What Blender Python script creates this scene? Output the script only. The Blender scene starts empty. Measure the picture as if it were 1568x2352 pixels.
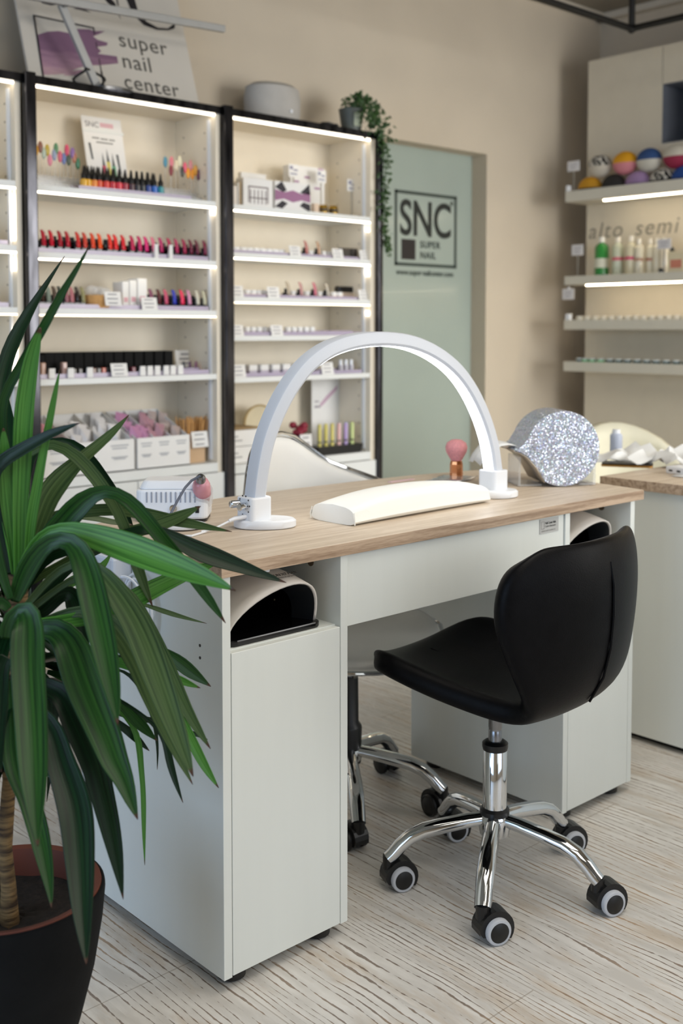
import bpy, bmesh, math, random
from mathutils import Vector, Matrix
R_ = random.Random(7)
PI = math.pi
SC = bpy.context.scene
COL = SC.collection

# ---------------------------------------------------------------- camera
cd = bpy.data.cameras.new('camera'); cam = bpy.data.objects.new('camera', cd); COL.objects.link(cam)
CM = [[0.737332,0.03793,-0.674465],[-0.675531,0.0414,-0.736169],[0.0,0.998422,0.056149]]
cam.matrix_world = Matrix(((CM[0][0],CM[0][1],CM[0][2],0),(CM[1][0],CM[1][1],CM[1][2],0),(CM[2][0],CM[2][1],CM[2][2],1.165),(0,0,0,1)))
cd.sensor_fit = 'VERTICAL'; cd.sensor_height = 36; cd.sensor_width = 24
cd.lens = 38.65; cd.shift_y = -0.1178; cd.clip_start = 0.05
cd.dof.use_dof = True; cd.dof.focus_distance = 2.0; cd.dof.aperture_fstop = 3.6
SC.camera = cam

# ---------------------------------------------------------------- light
SC.view_settings.view_transform = 'Standard'; SC.view_settings.look = 'None'
SC.view_settings.exposure = 0.12; SC.view_settings.gamma = 1.0; SC.view_settings.use_curve_mapping = False
w = bpy.data.worlds.new('world'); SC.world = w; w.use_nodes = True
bg = w.node_tree.nodes['Background']; bg.inputs[0].default_value = (.62,.74,1,1); bg.inputs[1].default_value = 1.0
def area(name, loc, target, sx, sy, power, color, spread=PI):
    l = bpy.data.lights.new(name, 'AREA'); l.shape = 'RECTANGLE'; l.size = sx; l.size_y = sy; l.energy = power; l.color = color; l.spread = spread
    o = bpy.data.objects.new(name, l); COL.objects.link(o); o.location = loc
    o.rotation_euler = (Vector(target)-Vector(loc)).to_track_quat('-Z','Y').to_euler(); return o
area('daylight_shopfront', (1.6,-4.4,1.5), (1.6,3,-.6), 7.0, 2.3, 16, (.93,.99,1), 1.9)
area('added_back_wall_fill', (4.3,-1.28,1.45), (4.2,3.7,.1), 2.0, 2.0, 52, (1,.985,.95), 1.9)  # added fill to brighten the back wall, out of view
area('daylight_side', (-2.4,1.0,1.4), (3,1.2,1.1), 3.0, 2.1, 52, (.50,.72,1))
area('added_ceiling_fill', (1.7,.5,2.90), (1.7,.5,0), 1.9, 1.5, 23, (1,.97,.92))  # added overhead fill for the rear of the room, never in view
area('added_ceiling_fill', (.6,-1.4,2.90), (.6,-1.4,0), 1.9, 1.5, 13, (1,.98,.94))  # second added overhead fill, behind the camera

# ---------------------------------------------------------------- materials
def lin(h):
    h = h.lstrip('#'); c = [int(h[i:i+2],16)/255 for i in (0,2,4)]
    return tuple(((x+.055)/1.055)**2.4 if x > .04045 else x/12.92 for x in c)+(1,)
def pm(name, col, rough=.5, metal=0, var=.06, scale=12, bump=0, bscale=80, coat=0, trans=0, emit=0, ecol=None, spec=.5, alpha=1, aniso=None):
    m = bpy.data.materials.new(name); m.use_nodes = True; nt = m.node_tree; b = nt.nodes['Principled BSDF']
    c = lin(col)
    tc = nt.nodes.new('ShaderNodeTexCoord'); n = nt.nodes.new('ShaderNodeTexNoise'); n.inputs['Scale'].default_value = scale; n.inputs['Detail'].default_value = 3
    mp = nt.nodes.new('ShaderNodeMapping'); nt.links.new(tc.outputs['Object'], mp.inputs[0]); nt.links.new(mp.outputs[0], n.inputs[0])
    if aniso: mp.inputs['Scale'].default_value = aniso
    r = nt.nodes.new('ShaderNodeValToRGB'); r.color_ramp.elements[0].position = .3; r.color_ramp.elements[1].position = .7
    r.color_ramp.elements[0].color = tuple(x*(1-var) for x in c[:3])+(1,); r.color_ramp.elements[1].color = tuple(min(1,x*(1+var)) for x in c[:3])+(1,)
    nt.links.new(n.outputs[0], r.inputs[0]); nt.links.new(r.outputs[0], b.inputs['Base Color'])
    b.inputs['Roughness'].default_value = rough; b.inputs['Metallic'].default_value = metal
    b.inputs['Coat Weight'].default_value = coat; b.inputs['Transmission Weight'].default_value = trans
    b.inputs['Specular IOR Level'].default_value = spec; b.inputs['Alpha'].default_value = alpha
    if emit: b.inputs['Emission Color'].default_value = lin(ecol or col); b.inputs['Emission Strength'].default_value = emit
    if bump:
        n2 = nt.nodes.new('ShaderNodeTexNoise'); n2.inputs['Scale'].default_value = bscale; n2.inputs['Detail'].default_value = 4
        nt.links.new(mp.outputs[0], n2.inputs[0]); bp = nt.nodes.new('ShaderNodeBump'); bp.inputs['Strength'].default_value = bump; bp.inputs['Distance'].default_value = .002
        nt.links.new(n2.outputs[0], bp.inputs['Height']); nt.links.new(bp.outputs[0], b.inputs['Normal'])
    return m
_mc = {}
def col(h, rough=.4, **k):
    key = (h, rough, tuple(sorted(k.items())))
    if key not in _mc: _mc[key] = pm('paint_'+h, h, rough, **k)
    return _mc[key]
M = dict(
 wall=pm('wall_plaster','cbbfac',.85,bump=.15,bscale=220,var=.03,scale=3),
 ceil=pm('ceiling_paint','8a8274',.9,var=.03),
 trim=pm('trim_paint','cfc6b6',.7,var=.02),
 white=pm('white_melamine','e4e6e4',.42,var=.015,scale=4),
 desk=pm('desk_melamine','dde1dd',.42,var=.012,scale=3,bump=.02,bscale=40,aniso=(8,8,.6)),
 shelfw=pm('shelf_melamine','eae0cd',.5,var=.02),
 greige=pm('greige_cabinet','d3cab7',.55,var=.02),
 niche=pm('niche_grey','5d626c',.7),
 black=pm('black_gloss_strip','3c3c40',.14,var=.7,metal=.95,scale=30,aniso=(1,1,.15)),  # light and dark streaks in the colour stand in for reflections
 steel=pm('brushed_steel','8a8c90',.22,metal=1,var=.1),
 chrome=pm('chrome','dcdfe2',.06,metal=1,var=.02),
 leather=pm('black_leather','08080a',.42,var=.25,scale=40,bump=.2,bscale=420,spec=.10),
 wleather=pm('white_leather','e9e9e6',.45,var=.02,bump=.12,bscale=300),
 pad=pm('white_vinyl','f1f1ec',.42,var=.01,bump=.1,bscale=300),
 plastic=pm('white_plastic','e8ebf0',.3,var=.01),
 ledwarm=pm('led_strip_warm','fff0d4',.5,emit=16,ecol='ffeccc'),
 tshelf=pm('shelf_warm_white','cfcabc',.5,var=.02),
 frost=pm('lamp_plastic','ccd1da',.4,var=.01),
 bplastic=pm('black_plastic','0b0b0c',.4,var=.2),
 bglossy=pm('black_glossy','070708',.12,var=.2),
 rubber=pm('grey_tyre','b9bcc2',.5,var=.03),
 led=pm('led_strip','fff4df',.5,emit=5,ecol='fff2dc'),
 ledlow=pm('led_strip_dim','fff0da',.5,emit=2.2,ecol='ffeccc'),
 ledlamp=pm('lamp_diffuser','ffffff',.5,emit=6,ecol='f6faff'),
 pot=pm('charcoal_pot','0b0c0d',.85,var=.3,scale=20,bump=.2,bscale=150,spec=.2),
 terra=pm('terracotta_rim','63301f',.7,var=.15),
 soil=pm('potting_soil','1c1612',.95,var=.6,scale=80,bump=1,bscale=120),
 gold=pm('rose_gold','d08a5c',.12,metal=1,var=.05),
 bristle=pm('pink_bristle','e29aa0',.8,var=.12,scale=200),
 lav=pm('lavender_acrylic','c3b8cf',.2,var=.05,alpha=.75),
 acry=pm('clear_acrylic','e6e9ec',.08,var=.02,alpha=.30),
 green=pm('ivy_green','2b4a1c',.45,var=.5,scale=60),
 card=pm('white_card','e9e8e6',.6,var=.02),
 kraft=pm('wood_sticks','c9985c',.7,var=.15,scale=60),
 tissue=pm('tissue_paper','eeefee',.9,var=.02),
 foil=pm('silver_foil','c8cad2',.25,metal=.8,var=.2,scale=60,bump=.8,bscale=60),
)
def nodes(m):
    nt = m.node_tree; return nt, nt.nodes['Principled BSDF'], (lambda t: nt.nodes.new('ShaderNode'+t)), nt.links.new
def math_(N, Lk, op, a, b=None, c=None):
    n = N('Math'); n.operation = op
    for i, x in enumerate((a,b,c)):
        if x is None: continue
        if hasattr(x,'links') or hasattr(x,'is_linked'): Lk(x, n.inputs[i])
        else: n.inputs[i].default_value = x
    return n.outputs[0]
def floor_mat():
    m = pm('whitewashed_planks','c9c2b6',.42); nt,b,N,Lk = nodes(m)
    tc = N('TexCoord'); sep = N('SeparateXYZ'); Lk(tc.outputs['Object'], sep.inputs[0]); X, Y = sep.outputs[0], sep.outputs[1]
    pl = math_(N,Lk,'FLOOR', math_(N,Lk,'DIVIDE',X,.19)); off = math_(N,Lk,'MULTIPLY',pl,3.73)
    # slow wander of the grain sideways
    cw = N('CombineXYZ'); Lk(math_(N,Lk,'MULTIPLY',X,3.0),cw.inputs[0]); Lk(math_(N,Lk,'ADD',math_(N,Lk,'MULTIPLY',Y,2.6),off),cw.inputs[1]); Lk(off,cw.inputs[2])
    nw = N('TexNoise'); nw.inputs['Scale'].default_value = 1.3; nw.inputs['Detail'].default_value = 3; Lk(cw.outputs[0],nw.inputs[0])
    wob = math_(N,Lk,'MULTIPLY',math_(N,Lk,'SUBTRACT',nw.outputs[0],.5),.03)
    xx = math_(N,Lk,'ADD',X,wob)
    # density of the grain varies over the planks
    cx_ = N('CombineXYZ'); Lk(math_(N,Lk,'MULTIPLY',xx,9.0),cx_.inputs[0]); Lk(math_(N,Lk,'MULTIPLY',Y,.7),cx_.inputs[1]); Lk(off,cx_.inputs[2])
    g = N('TexNoise'); g.inputs['Scale'].default_value = 1.0; g.inputs['Detail'].default_value = 2.5; g.inputs['Roughness'].default_value=.55; Lk(cx_.outputs[0],g.inputs[0])
    phz = math_(N,Lk,'ADD',math_(N,Lk,'MULTIPLY',xx,62.0),math_(N,Lk,'MULTIPLY',g.outputs[0],5.5))
    fr = math_(N,Lk,'FRACT',phz); ridge = math_(N,Lk,'MINIMUM',fr,math_(N,Lk,'SUBTRACT',1.0,fr))
    # breakup: along the line, lines stop and start
    cb = N('CombineXYZ'); Lk(math_(N,Lk,'MULTIPLY',xx,22.0),cb.inputs[0]); Lk(math_(N,Lk,'MULTIPLY',Y,5.0),cb.inputs[1]); Lk(off,cb.inputs[2])
    nb = N('TexNoise'); nb.inputs['Scale'].default_value = 1.6; nb.inputs['Detail'].default_value = 5; Lk(cb.outputs[0],nb.inputs[0])
    cf = N('CombineXYZ'); Lk(math_(N,Lk,'MULTIPLY',X,160.0),cf.inputs[0]); Lk(math_(N,Lk,'MULTIPLY',Y,60.0),cf.inputs[1])
    nf = N('TexNoise'); nf.inputs['Scale'].default_value = 1.0; nf.inputs['Detail'].default_value = 2; Lk(cf.outputs[0],nf.inputs[0])
    wid = math_(N,Lk,'MULTIPLY',math_(N,Lk,'SUBTRACT',nb.outputs[0],.37),.50)
    wid = math_(N,Lk,'ADD',wid,math_(N,Lk,'MULTIPLY',math_(N,Lk,'SUBTRACT',nf.outputs[0],.5),.26))
    line = N('MapRange'); line.interpolation_type='SMOOTHSTEP'; Lk(math_(N,Lk,'SUBTRACT',wid,ridge),line.inputs[0]); line.inputs[1].default_value=-.01; line.inputs[2].default_value=.045
    # wide worn patches of bare wood
    np_ = N('TexNoise'); np_.inputs['Scale'].default_value = .9; np_.inputs['Detail'].default_value = 5; np_.inputs['Roughness'].default_value=.7
    cp = N('CombineXYZ'); Lk(math_(N,Lk,'MULTIPLY',xx,16.0),cp.inputs[0]); Lk(math_(N,Lk,'MULTIPLY',Y,3.2),cp.inputs[1]); Lk(off,cp.inputs[2]); Lk(cp.outputs[0],np_.inputs[0])
    worn = N('MapRange'); Lk(np_.outputs[0],worn.inputs[0]); worn.inputs[1].default_value=.52; worn.inputs[2].default_value=.68
    base = N('ValToRGB'); base.color_ramp.elements[0].color = lin('c4c0ba'); base.color_ramp.elements[1].color = lin('dcd9d4'); base.color_ramp.elements[0].position=.35; base.color_ramp.elements[1].position=.65
    Lk(nb.outputs[0],base.inputs[0])
    lc = N('ValToRGB'); lc.color_ramp.elements[0].color = lin('5e4835'); lc.color_ramp.elements[1].color = lin('a07f5a'); lc.color_ramp.elements[0].position=.4; lc.color_ramp.elements[1].position=.6; Lk(nw.outputs[0],lc.inputs[0])
    m1 = N('Mix'); m1.data_type='RGBA'; Lk(math_(N,Lk,'MULTIPLY',worn.outputs[0],.42),m1.inputs[0]); Lk(base.outputs[0],m1.inputs[6]); m1.inputs[7].default_value=lin('b0936c')
    m2 = N('Mix'); m2.data_type='RGBA'; Lk(math_(N,Lk,'MULTIPLY',line.outputs[0],.80),m2.inputs[0]); Lk(m1.outputs[2],m2.inputs[6]); Lk(lc.outputs[0],m2.inputs[7])
    # joints between boards
    fx = math_(N,Lk,'ABSOLUTE',math_(N,Lk,'SUBTRACT',math_(N,Lk,'FRACT',math_(N,Lk,'DIVIDE',X,.38)),.5))
    j1 = math_(N,Lk,'GREATER_THAN',fx,.4965)
    p2 = math_(N,Lk,'MULTIPLY',math_(N,Lk,'FLOOR',math_(N,Lk,'DIVIDE',X,.38)),.37)
    fy = math_(N,Lk,'ABSOLUTE',math_(N,Lk,'SUBTRACT',math_(N,Lk,'FRACT',math_(N,Lk,'ADD',math_(N,Lk,'DIVIDE',Y,1.3),p2)),.5))
    j2 = math_(N,Lk,'GREATER_THAN',fy,.4990)
    jj = math_(N,Lk,'MULTIPLY',math_(N,Lk,'MAXIMUM',j1,j2),.45)
    m3 = N('Mix'); m3.data_type='RGBA'; Lk(jj,m3.inputs[0]); Lk(m2.outputs[2],m3.inputs[6]); m3.inputs[7].default_value=lin('75654f')
    Lk(m3.outputs[2], b.inputs['Base Color'])
    bp = N('Bump'); bp.inputs['Strength'].default_value=.35; bp.inputs['Distance'].default_value=.0015; bp.invert=True; Lk(line.outputs[0],bp.inputs['Height']); Lk(bp.outputs[0],b.inputs['Normal'])
    return m
M['floor'] = floor_mat()
def oak_mat():
    m = pm('sonoma_oak','d2bfa6',.45); nt,b,N,Lk = nodes(m)
    tc = N('TexCoord'); mp = N('Mapping'); mp.inputs['Scale'].default_value=(2.4,52,60); Lk(tc.outputs['Object'],mp.inputs[0])
    n = N('TexNoise'); n.inputs['Scale'].default_value=1.5; n.inputs['Detail'].default_value=7; n.inputs['Distortion'].default_value=.6; Lk(mp.outputs[0],n.inputs[0])
    mp2 = N('Mapping'); mp2.inputs['Scale'].default_value=(40,400,800); Lk(tc.outputs['Object'],mp2.inputs[0])
    n2 = N('TexNoise'); n2.inputs['Scale'].default_value=1.0; n2.inputs['Detail'].default_value=2; Lk(mp2.outputs[0],n2.inputs[0])
    f = math_(N,Lk,'ADD',math_(N,Lk,'MULTIPLY',n.outputs[0],.7),math_(N,Lk,'MULTIPLY',n2.outputs[0],.3))
    r = N('ValToRGB'); r.color_ramp.elements[0].position=.34; r.color_ramp.elements[1].position=.62
    r.color_ramp.elements[0].color=lin('bfac96'); r.color_ramp.elements[1].color=lin('dacbb8'); Lk(f,r.inputs[0]); Lk(r.outputs[0],b.inputs['Base Color'])
    return m
M['oak'] = oak_mat()
def oak_edge():
    m = M['oak'].copy(); m.name='sonoma_oak_edge'
    for n in m.node_tree.nodes:
        if n.type=='VALTORGB' and n.color_ramp.elements[0].position>.33 and n.color_ramp.elements[0].position<.35:
            n.color_ramp.elements[0].color=lin('947b64'); n.color_ramp.elements[1].color=lin('c0a890'); n.color_ramp.elements[0].position=.38; n.color_ramp.elements[1].position=.58
    return m
M['oakedge'] = oak_edge()
def leaf_mat(name, dark, light, rough=.29):
    m = pm(name, dark, rough, spec=.30); nt,b,N,Lk = nodes(m)
    uv = N('UVMap'); uv.uv_map='UVMap'; mp = N('Mapping'); mp.inputs['Scale'].default_value=(9,1.2,1); Lk(uv.outputs[0],mp.inputs[0])
    n = N('TexNoise'); n.inputs['Scale'].default_value=1.0; n.inputs['Detail'].default_value=3; Lk(mp.outputs[0],n.inputs[0])
    r = N('ValToRGB'); r.color_ramp.elements[0].position=.35; r.color_ramp.elements[1].position=.68; r.color_ramp.elements[0].color=lin(dark); r.color_ramp.elements[1].color=lin(light); Lk(n.outputs[0],r.inputs[0])
    sep = N('SeparateXYZ'); Lk(uv.outputs[0],sep.inputs[0])
    tip = N('MapRange'); Lk(sep.outputs[1],tip.inputs[0]); tip.inputs[1].default_value=.975; tip.inputs[2].default_value=.99
    mx = N('Mix'); mx.data_type='RGBA'; Lk(tip.outputs[0],mx.inputs[0]); Lk(r.outputs[0],mx.inputs[6]); mx.inputs[7].default_value=lin('4a3024'); Lk(mx.outputs[2],b.inputs['Base Color'])
    bp = N('Bump'); bp.inputs['Strength'].default_value=.25; bp.inputs['Distance'].default_value=.001; Lk(n.outputs[0],bp.inputs['Height']); Lk(bp.outputs[0],b.inputs['Normal'])
    b.inputs['Subsurface Weight'].default_value=0
    # thin blade: some daylight passes through
    tr = N('BsdfTranslucent'); tr.inputs[0].default_value=lin(light); ms = N('MixShader'); ms.inputs[0].default_value=.16
    out = [x for x in nt.nodes if x.type=='OUTPUT_MATERIAL'][0]; Lk(b.outputs[0],ms.inputs[1]); Lk(tr.outputs[0],ms.inputs[2]); Lk(ms.outputs[0],out.inputs[0])
    return m
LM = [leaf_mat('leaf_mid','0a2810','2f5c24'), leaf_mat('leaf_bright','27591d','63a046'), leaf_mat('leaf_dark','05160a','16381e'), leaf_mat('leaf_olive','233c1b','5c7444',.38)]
def trunk_mat():
    m = pm('yucca_bark','8a7252',.85); nt,b,N,Lk = nodes(m)
    tc=N('TexCoord'); mp=N('Mapping'); mp.inputs['Scale'].default_value=(16,16,110); Lk(tc.outputs['Object'],mp.inputs[0])
    n=N('TexNoise'); n.inputs['Scale'].default_value=1.2; n.inputs['Detail'].default_value=5; Lk(mp.outputs[0],n.inputs[0])
    r=N('ValToRGB'); r.color_ramp.elements[0].position=.35; r.color_ramp.elements[1].position=.65; r.color_ramp.elements[0].color=lin('332418'); r.color_ramp.elements[1].color=lin('8a6f48'); Lk(n.outputs[0],r.inputs[0]); Lk(r.outputs[0],b.inputs['Base Color'])
    bp=N('Bump'); bp.inputs['Strength'].default_value=1; bp.inputs['Distance'].default_value=.006; Lk(n.outputs[0],bp.inputs['Height']); Lk(bp.outputs[0],b.inputs['Normal']); return m
M['bark']=trunk_mat()
def glitter_mat():
    m = pm('silver_glitter','c9cede',.3,metal=.85); nt,b,N,Lk = nodes(m)
    tc=N('TexCoord'); v=N('TexVoronoi'); v.inputs['Scale'].default_value=430; Lk(tc.outputs['Object'],v.inputs[0])
    sep=N('SeparateColor'); Lk(v.outputs['Color'],sep.inputs[0])
    hs=N('ValToRGB'); e=hs.color_ramp.elements; e[0].color=lin('b4bcd8'); e[1].color=lin('f2f4fa'); e[0].position=0; e[1].position=1
    for p,c in ((.2,'c9c4e6'),(.4,'bfe0e2'),(.6,'dcdfe8'),(.8,'a9b4d6')): x=hs.color_ramp.elements.new(p); x.color=lin(c)
    Lk(sep.outputs[0],hs.inputs[0]); Lk(hs.outputs[0],b.inputs['Base Color'])
    # every flake has its own tilt
    g=N('NewGeometry'); vm=N('VectorMath'); vm.operation='SUBTRACT'; Lk(v.outputs['Color'],vm.inputs[0]); vm.inputs[1].default_value=(.5,.5,.5)
    sc=N('VectorMath'); sc.operation='SCALE'; Lk(vm.outputs[0],sc.inputs[0]); sc.inputs[3].default_value=1.3
    ad=N('VectorMath'); ad.operation='ADD'; Lk(g.outputs['Normal'],ad.inputs[0]); Lk(sc.outputs[0],ad.inputs[1]); nn=N('VectorMath'); nn.operation='NORMALIZE'; Lk(ad.outputs[0],nn.inputs[0]); Lk(nn.outputs[0],b.inputs['Normal'])
    b.inputs['Metallic'].default_value=.55; b.inputs['Roughness'].default_value=.2
    return m
M['glitter']=glitter_mat()
M['glass']=pm('frosted_green_glass','a3afa7',.22,var=.08,scale=1.2,coat=.15,spec=.5)
def zebra():
    m=pm('zebra_print','222222',.7); nt,b,N,Lk=nodes(m); tc=N('TexCoord'); wv=N('TexWave'); wv.inputs['Scale'].default_value=24; wv.inputs['Distortion'].default_value=9; wv.inputs['Detail'].default_value=1; Lk(tc.outputs['Object'],wv.inputs[0])
    r=N('ValToRGB'); r.color_ramp.interpolation='CONSTANT'; r.color_ramp.elements[0].color=lin('1c1a18'); r.color_ramp.elements[1].position=.5; r.color_ramp.elements[1].color=lin('d8d2c6'); Lk(wv.outputs[0],r.inputs[0]); Lk(r.outputs[0],b.inputs['Base Color']); return m
M['zebra']=zebra()
def brush_mat():
    m=pm('purple_brushwork','8f6a8c',.6); nt,b,N,Lk=nodes(m); tc=N('TexCoord'); mp=N('Mapping'); mp.inputs['Scale'].default_value=(5,26,26); mp.inputs['Rotation'].default_value=(0,0,.12); Lk(tc.outputs['Object'],mp.inputs[0])
    n=N('TexNoise'); n.inputs['Detail'].default_value=5; n.inputs['Scale'].default_value=1.3; Lk(mp.outputs[0],n.inputs[0]); sp=N('SeparateXYZ'); Lk(tc.outputs['Object'],sp.inputs[0])
    f=math_(N,Lk,'ADD',math_(N,Lk,'MULTIPLY',sp.outputs[1],4.2),math_(N,Lk,'MULTIPLY',n.outputs[0],.75))
    r=N('ValToRGB'); e=r.color_ramp.elements; e[0].position=.45; e[0].color=lin('c4a3a6'); e[1].position=1.0; e[1].color=lin('7c5c76'); x=e.new(.7); x.color=lin('a98597'); Lk(f,r.inputs[0]); Lk(r.outputs[0],b.inputs['Base Color']); return m
M['brush']=brush_mat()

# ---------------------------------------------------------------- mesh helpers
class MB:
    def __init__(s): s.v=[]; s.f=[]; s.uv=None
    def add(s, vs, fs):
        o=len(s.v); s.v+= [tuple(v) for v in vs]; s.f+=[tuple(i+o for i in f) for f in fs]; return s
    def box(s,x0,y0,z0,x1,y1,z1):
        return s.add([(x0,y0,z0),(x1,y0,z0),(x1,y1,z0),(x0,y1,z0),(x0,y0,z1),(x1,y0,z1),(x1,y1,z1),(x0,y1,z1)],[(0,3,2,1),(4,5,6,7),(0,1,5,4),(1,2,6,5),(2,3,7,6),(3,0,4,7)])
    def lathe(s, prof, c=(0,0,0), n=24, M_=None, sx=1, sy=1, cap=True):
        vs=[];fs=[];k=len(prof)
        for i in range(n):
            a=2*PI*i/n
            for r,z in prof: 
                p=Vector((r*math.cos(a)*sx,r*math.sin(a)*sy,z)); 
                if M_: p=M_@p
                vs.append((p.x+c[0],p.y+c[1],p.z+c[2]))
        for i in range(n):
            j=(i+1)%n
            for t in range(k-1): fs.append((i*k+t,j*k+t,j*k+t+1,i*k+t+1))
        if cap and prof[0][0]>1e-5: fs.append(tuple(i*k for i in range(n))[::-1])
        if cap and prof[-1][0]>1e-5: fs.append(tuple(i*k+k-1 for i in range(n)))
        return s.add(vs,fs)
    def cyl(s,c,r,h,n=20,axis=None,r2=None):
        m=None
        if axis is not None: m=Vector(axis).to_track_quat('Z','Y').to_matrix()
        return s.lathe([(r,0),(r if r2 is None else r2,h)],c,n,m)
    def tube(s,pts,r,n=10,closed=False,flat=1):
        pts=[Vector(p) for p in pts]; k=len(pts); rs=r if isinstance(r,(list,tuple)) else [r]*k
        vs=[];fs=[]; up=None
        for i,p in enumerate(pts):
            if closed: t=pts[(i+1)%k]-pts[i-1]
            else: t=pts[min(i+1,k-1)]-pts[max(i-1,0)]
            t.normalize()
            if up is None:
                up=Vector((0,0,1)) if abs(t.z)<.9 else Vector((1,0,0))
            a=t.cross(up).normalized(); b=a.cross(t).normalized(); up=b
            for j in range(n):
                q=2*PI*j/n; vs.append(p+(a*math.cos(q)*flat+b*math.sin(q))*rs[i])
        m=k if closed else k-1
        for i in range(m):
            i2=(i+1)%k
            for j in range(n): fs.append((i*n+j,i*n+(j+1)%n,i2*n+(j+1)%n,i2*n+j))
        if not closed: fs.append(tuple(range(n))[::-1]); fs.append(tuple((k-1)*n+j for j in range(n)))
        return s.add(vs,fs)
    def prism(s,poly,fn0,fn1):
        n=len(poly); vs=[fn0(*p) for p in poly]+[fn1(*p) for p in poly]
        fs=[tuple(range(n))[::-1],tuple(range(n,2*n))]+[(i,(i+1)%n,n+(i+1)%n,n+i) for i in range(n)]
        return s.add(vs,fs)
    def ell(s,c,rx,ry,rz,n=16,m=10,zmin=-1,zmax=1):
        a0=math.asin(zmin);a1=math.asin(zmax); prof=[(max(math.cos(a0+(a1-a0)*i/m),0),math.sin(a0+(a1-a0)*i/m)) for i in range(m+1)]
        vs=[];fs=[];k=m+1
        for i in range(n):
            a=2*PI*i/n
            for r,z in prof: vs.append((c[0]+r*math.cos(a)*rx,c[1]+r*math.sin(a)*ry,c[2]+z*rz))
        for i in range(n):
            j=(i+1)%n
            for t in range(k-1): fs.append((i*k+t,j*k+t,j*k+t+1,i*k+t+1))
        if prof[0][0]>1e-4: fs.append(tuple(i*k for i in range(n))[::-1])
        if prof[-1][0]>1e-4: fs.append(tuple(i*k+k-1 for i in range(n)))
        return s.add(vs,fs)
    def grid(s,P):
        a=len(P);b=len(P[0]); return s.add([p for r in P for p in r],[(i*b+j,i*b+j+1,(i+1)*b+j+1,(i+1)*b+j) for i in range(a-1) for j in range(b-1)])
def rrect(x0,y0,x1,y1,r,n=5):
    o=[]
    for cx,cy,a in ((x1-r,y0+r,-PI/2),(x1-r,y1-r,0),(x0+r,y1-r,PI/2),(x0+r,y0+r,PI)):
        for i in range(n+1): t=a+PI/2*i/n; o.append((cx+r*math.cos(t),cy+r*math.sin(t)))
    return o
def put(name, mb, mat, parent=None, bevel=0, smooth=False, sub=0, seg=2, loc=None, solid=0, soff=0):
    me=bpy.data.meshes.new(name); me.from_pydata(mb.v,[],mb.f)
    bm=bmesh.new(); bm.from_mesh(me); bmesh.ops.remove_doubles(bm,verts=bm.verts,dist=1e-6)
    if not solid and mb.uv is None: bmesh.ops.recalc_face_normals(bm,faces=bm.faces)
    bm.to_mesh(me); bm.free()
    o=bpy.data.objects.new(name,me); COL.objects.link(o); me.materials.append(mat)
    if smooth: me.shade_smooth()
    if parent: o.parent=parent
    if loc: o.location=loc
    if solid:
        m=o.modifiers.new('s','SOLIDIFY'); m.thickness=solid; m.offset=soff; m.use_even_offset=False
    if bevel:
        m=o.modifiers.new('b','BEVEL'); m.width=bevel; m.segments=seg; m.limit_method='ANGLE'; m.angle_limit=.6; m.harden_normals=False
    if sub:
        m=o.modifiers.new('u','SUBSURF'); m.levels=sub; m.render_levels=sub
    if smooth and not sub:
        me.set_sharp_from_angle(angle=.7)
    return o
def tag(o,label,cat,group=None):
    o['label']=label; o['category']=cat
    if group: o['group']=group
    return o
def thing(name,label,cat,loc=(0,0,0),rz=0,group=None):
    o=bpy.data.objects.new(name,None); o.empty_display_size=.05; COL.objects.link(o); o.location=loc; o.rotation_euler=(0,0,rz); return tag(o,label,cat,group)
def struct(o): o['kind']='structure'; return o
def text(s, size, mat, name, parent=None, M_=None, shear=0, bold=0, ext=.0008, space=1, align='LEFT'):
    cu=bpy.data.curves.new(name,'FONT'); cu.body=s; cu.size=size; cu.extrude=ext; cu.shear=shear; cu.offset=bold; cu.space_character=space; cu.align_x=align
    t=bpy.data.objects.new('tmp',cu); COL.objects.link(t); bpy.context.view_layer.update()
    me=bpy.data.meshes.new_from_object(t.evaluated_get(bpy.context.evaluated_depsgraph_get())); bpy.data.objects.remove(t)
    me.materials.clear(); me.materials.append(mat); o=bpy.data.objects.new(name,me); COL.objects.link(o)
    if M_ is not None: me.transform(M_)
    if parent: o.parent=parent
    return o
def frame(o,x,y,z=None):   # matrix with local x along x, y along y
    x=Vector(x).normalized(); y=Vector(y); y=(y-x*x.dot(y)).normalized(); z=x.cross(y)
    return Matrix(((x.x,y.x,z.x,o[0]),(x.y,y.y,z.y,o[1]),(x.z,y.z,z.z,o[2]),(0,0,0,1)))
ORD=['first','second','third','fourth','fifth','sixth','seventh','eighth','ninth','tenth','eleventh','twelfth','thirteenth','fourteenth','fifteenth','sixteenth','seventeenth','eighteenth','nineteenth','twentieth','twenty-first','twenty-second','twenty-third','twenty-fourth']
def nth(i,n):
    return 'leftmost' if i==0 else 'rightmost' if i==n-1 else ORD[i]+' from the left'

# ---------------------------------------------------------------- the room
XL,XR,YF,YB,ZC=-2.5,5.42,-4.5,3.72,2.95
struct(put('floor',MB().box(XL-.1,YF-.1,-.08,XR+.1,YB+.3,0),M['floor']))
struct(put('ceiling',MB().box(XL-.1,YF-.1,ZC,XR+.1,YB+.3,ZC+.08),M['ceil']))
DX0,DX1,DZ=3.655,4.425,2.068
wb=MB(); wb.box(XL,YB,0,DX0,YB+.2,ZC).box(DX1,YB,0,XR+.1,YB+.2,ZC).box(DX0,YB,DZ,DX1,YB+.2,ZC)
struct(put('wall_back',wb,M['wall']))
struct(put('wall_right',MB().box(XR,YF,0,XR+.1,YB,ZC),M['wall']))
wl=MB(); wl.box(XL-.1,YF,0,XL,-.1,ZC).box(XL-.1,2.5,0,XL,YB,ZC).box(XL-.1,-.1,0,XL,2.5,.35).box(XL-.1,-.1,2.45,XL,2.5,ZC)
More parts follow.
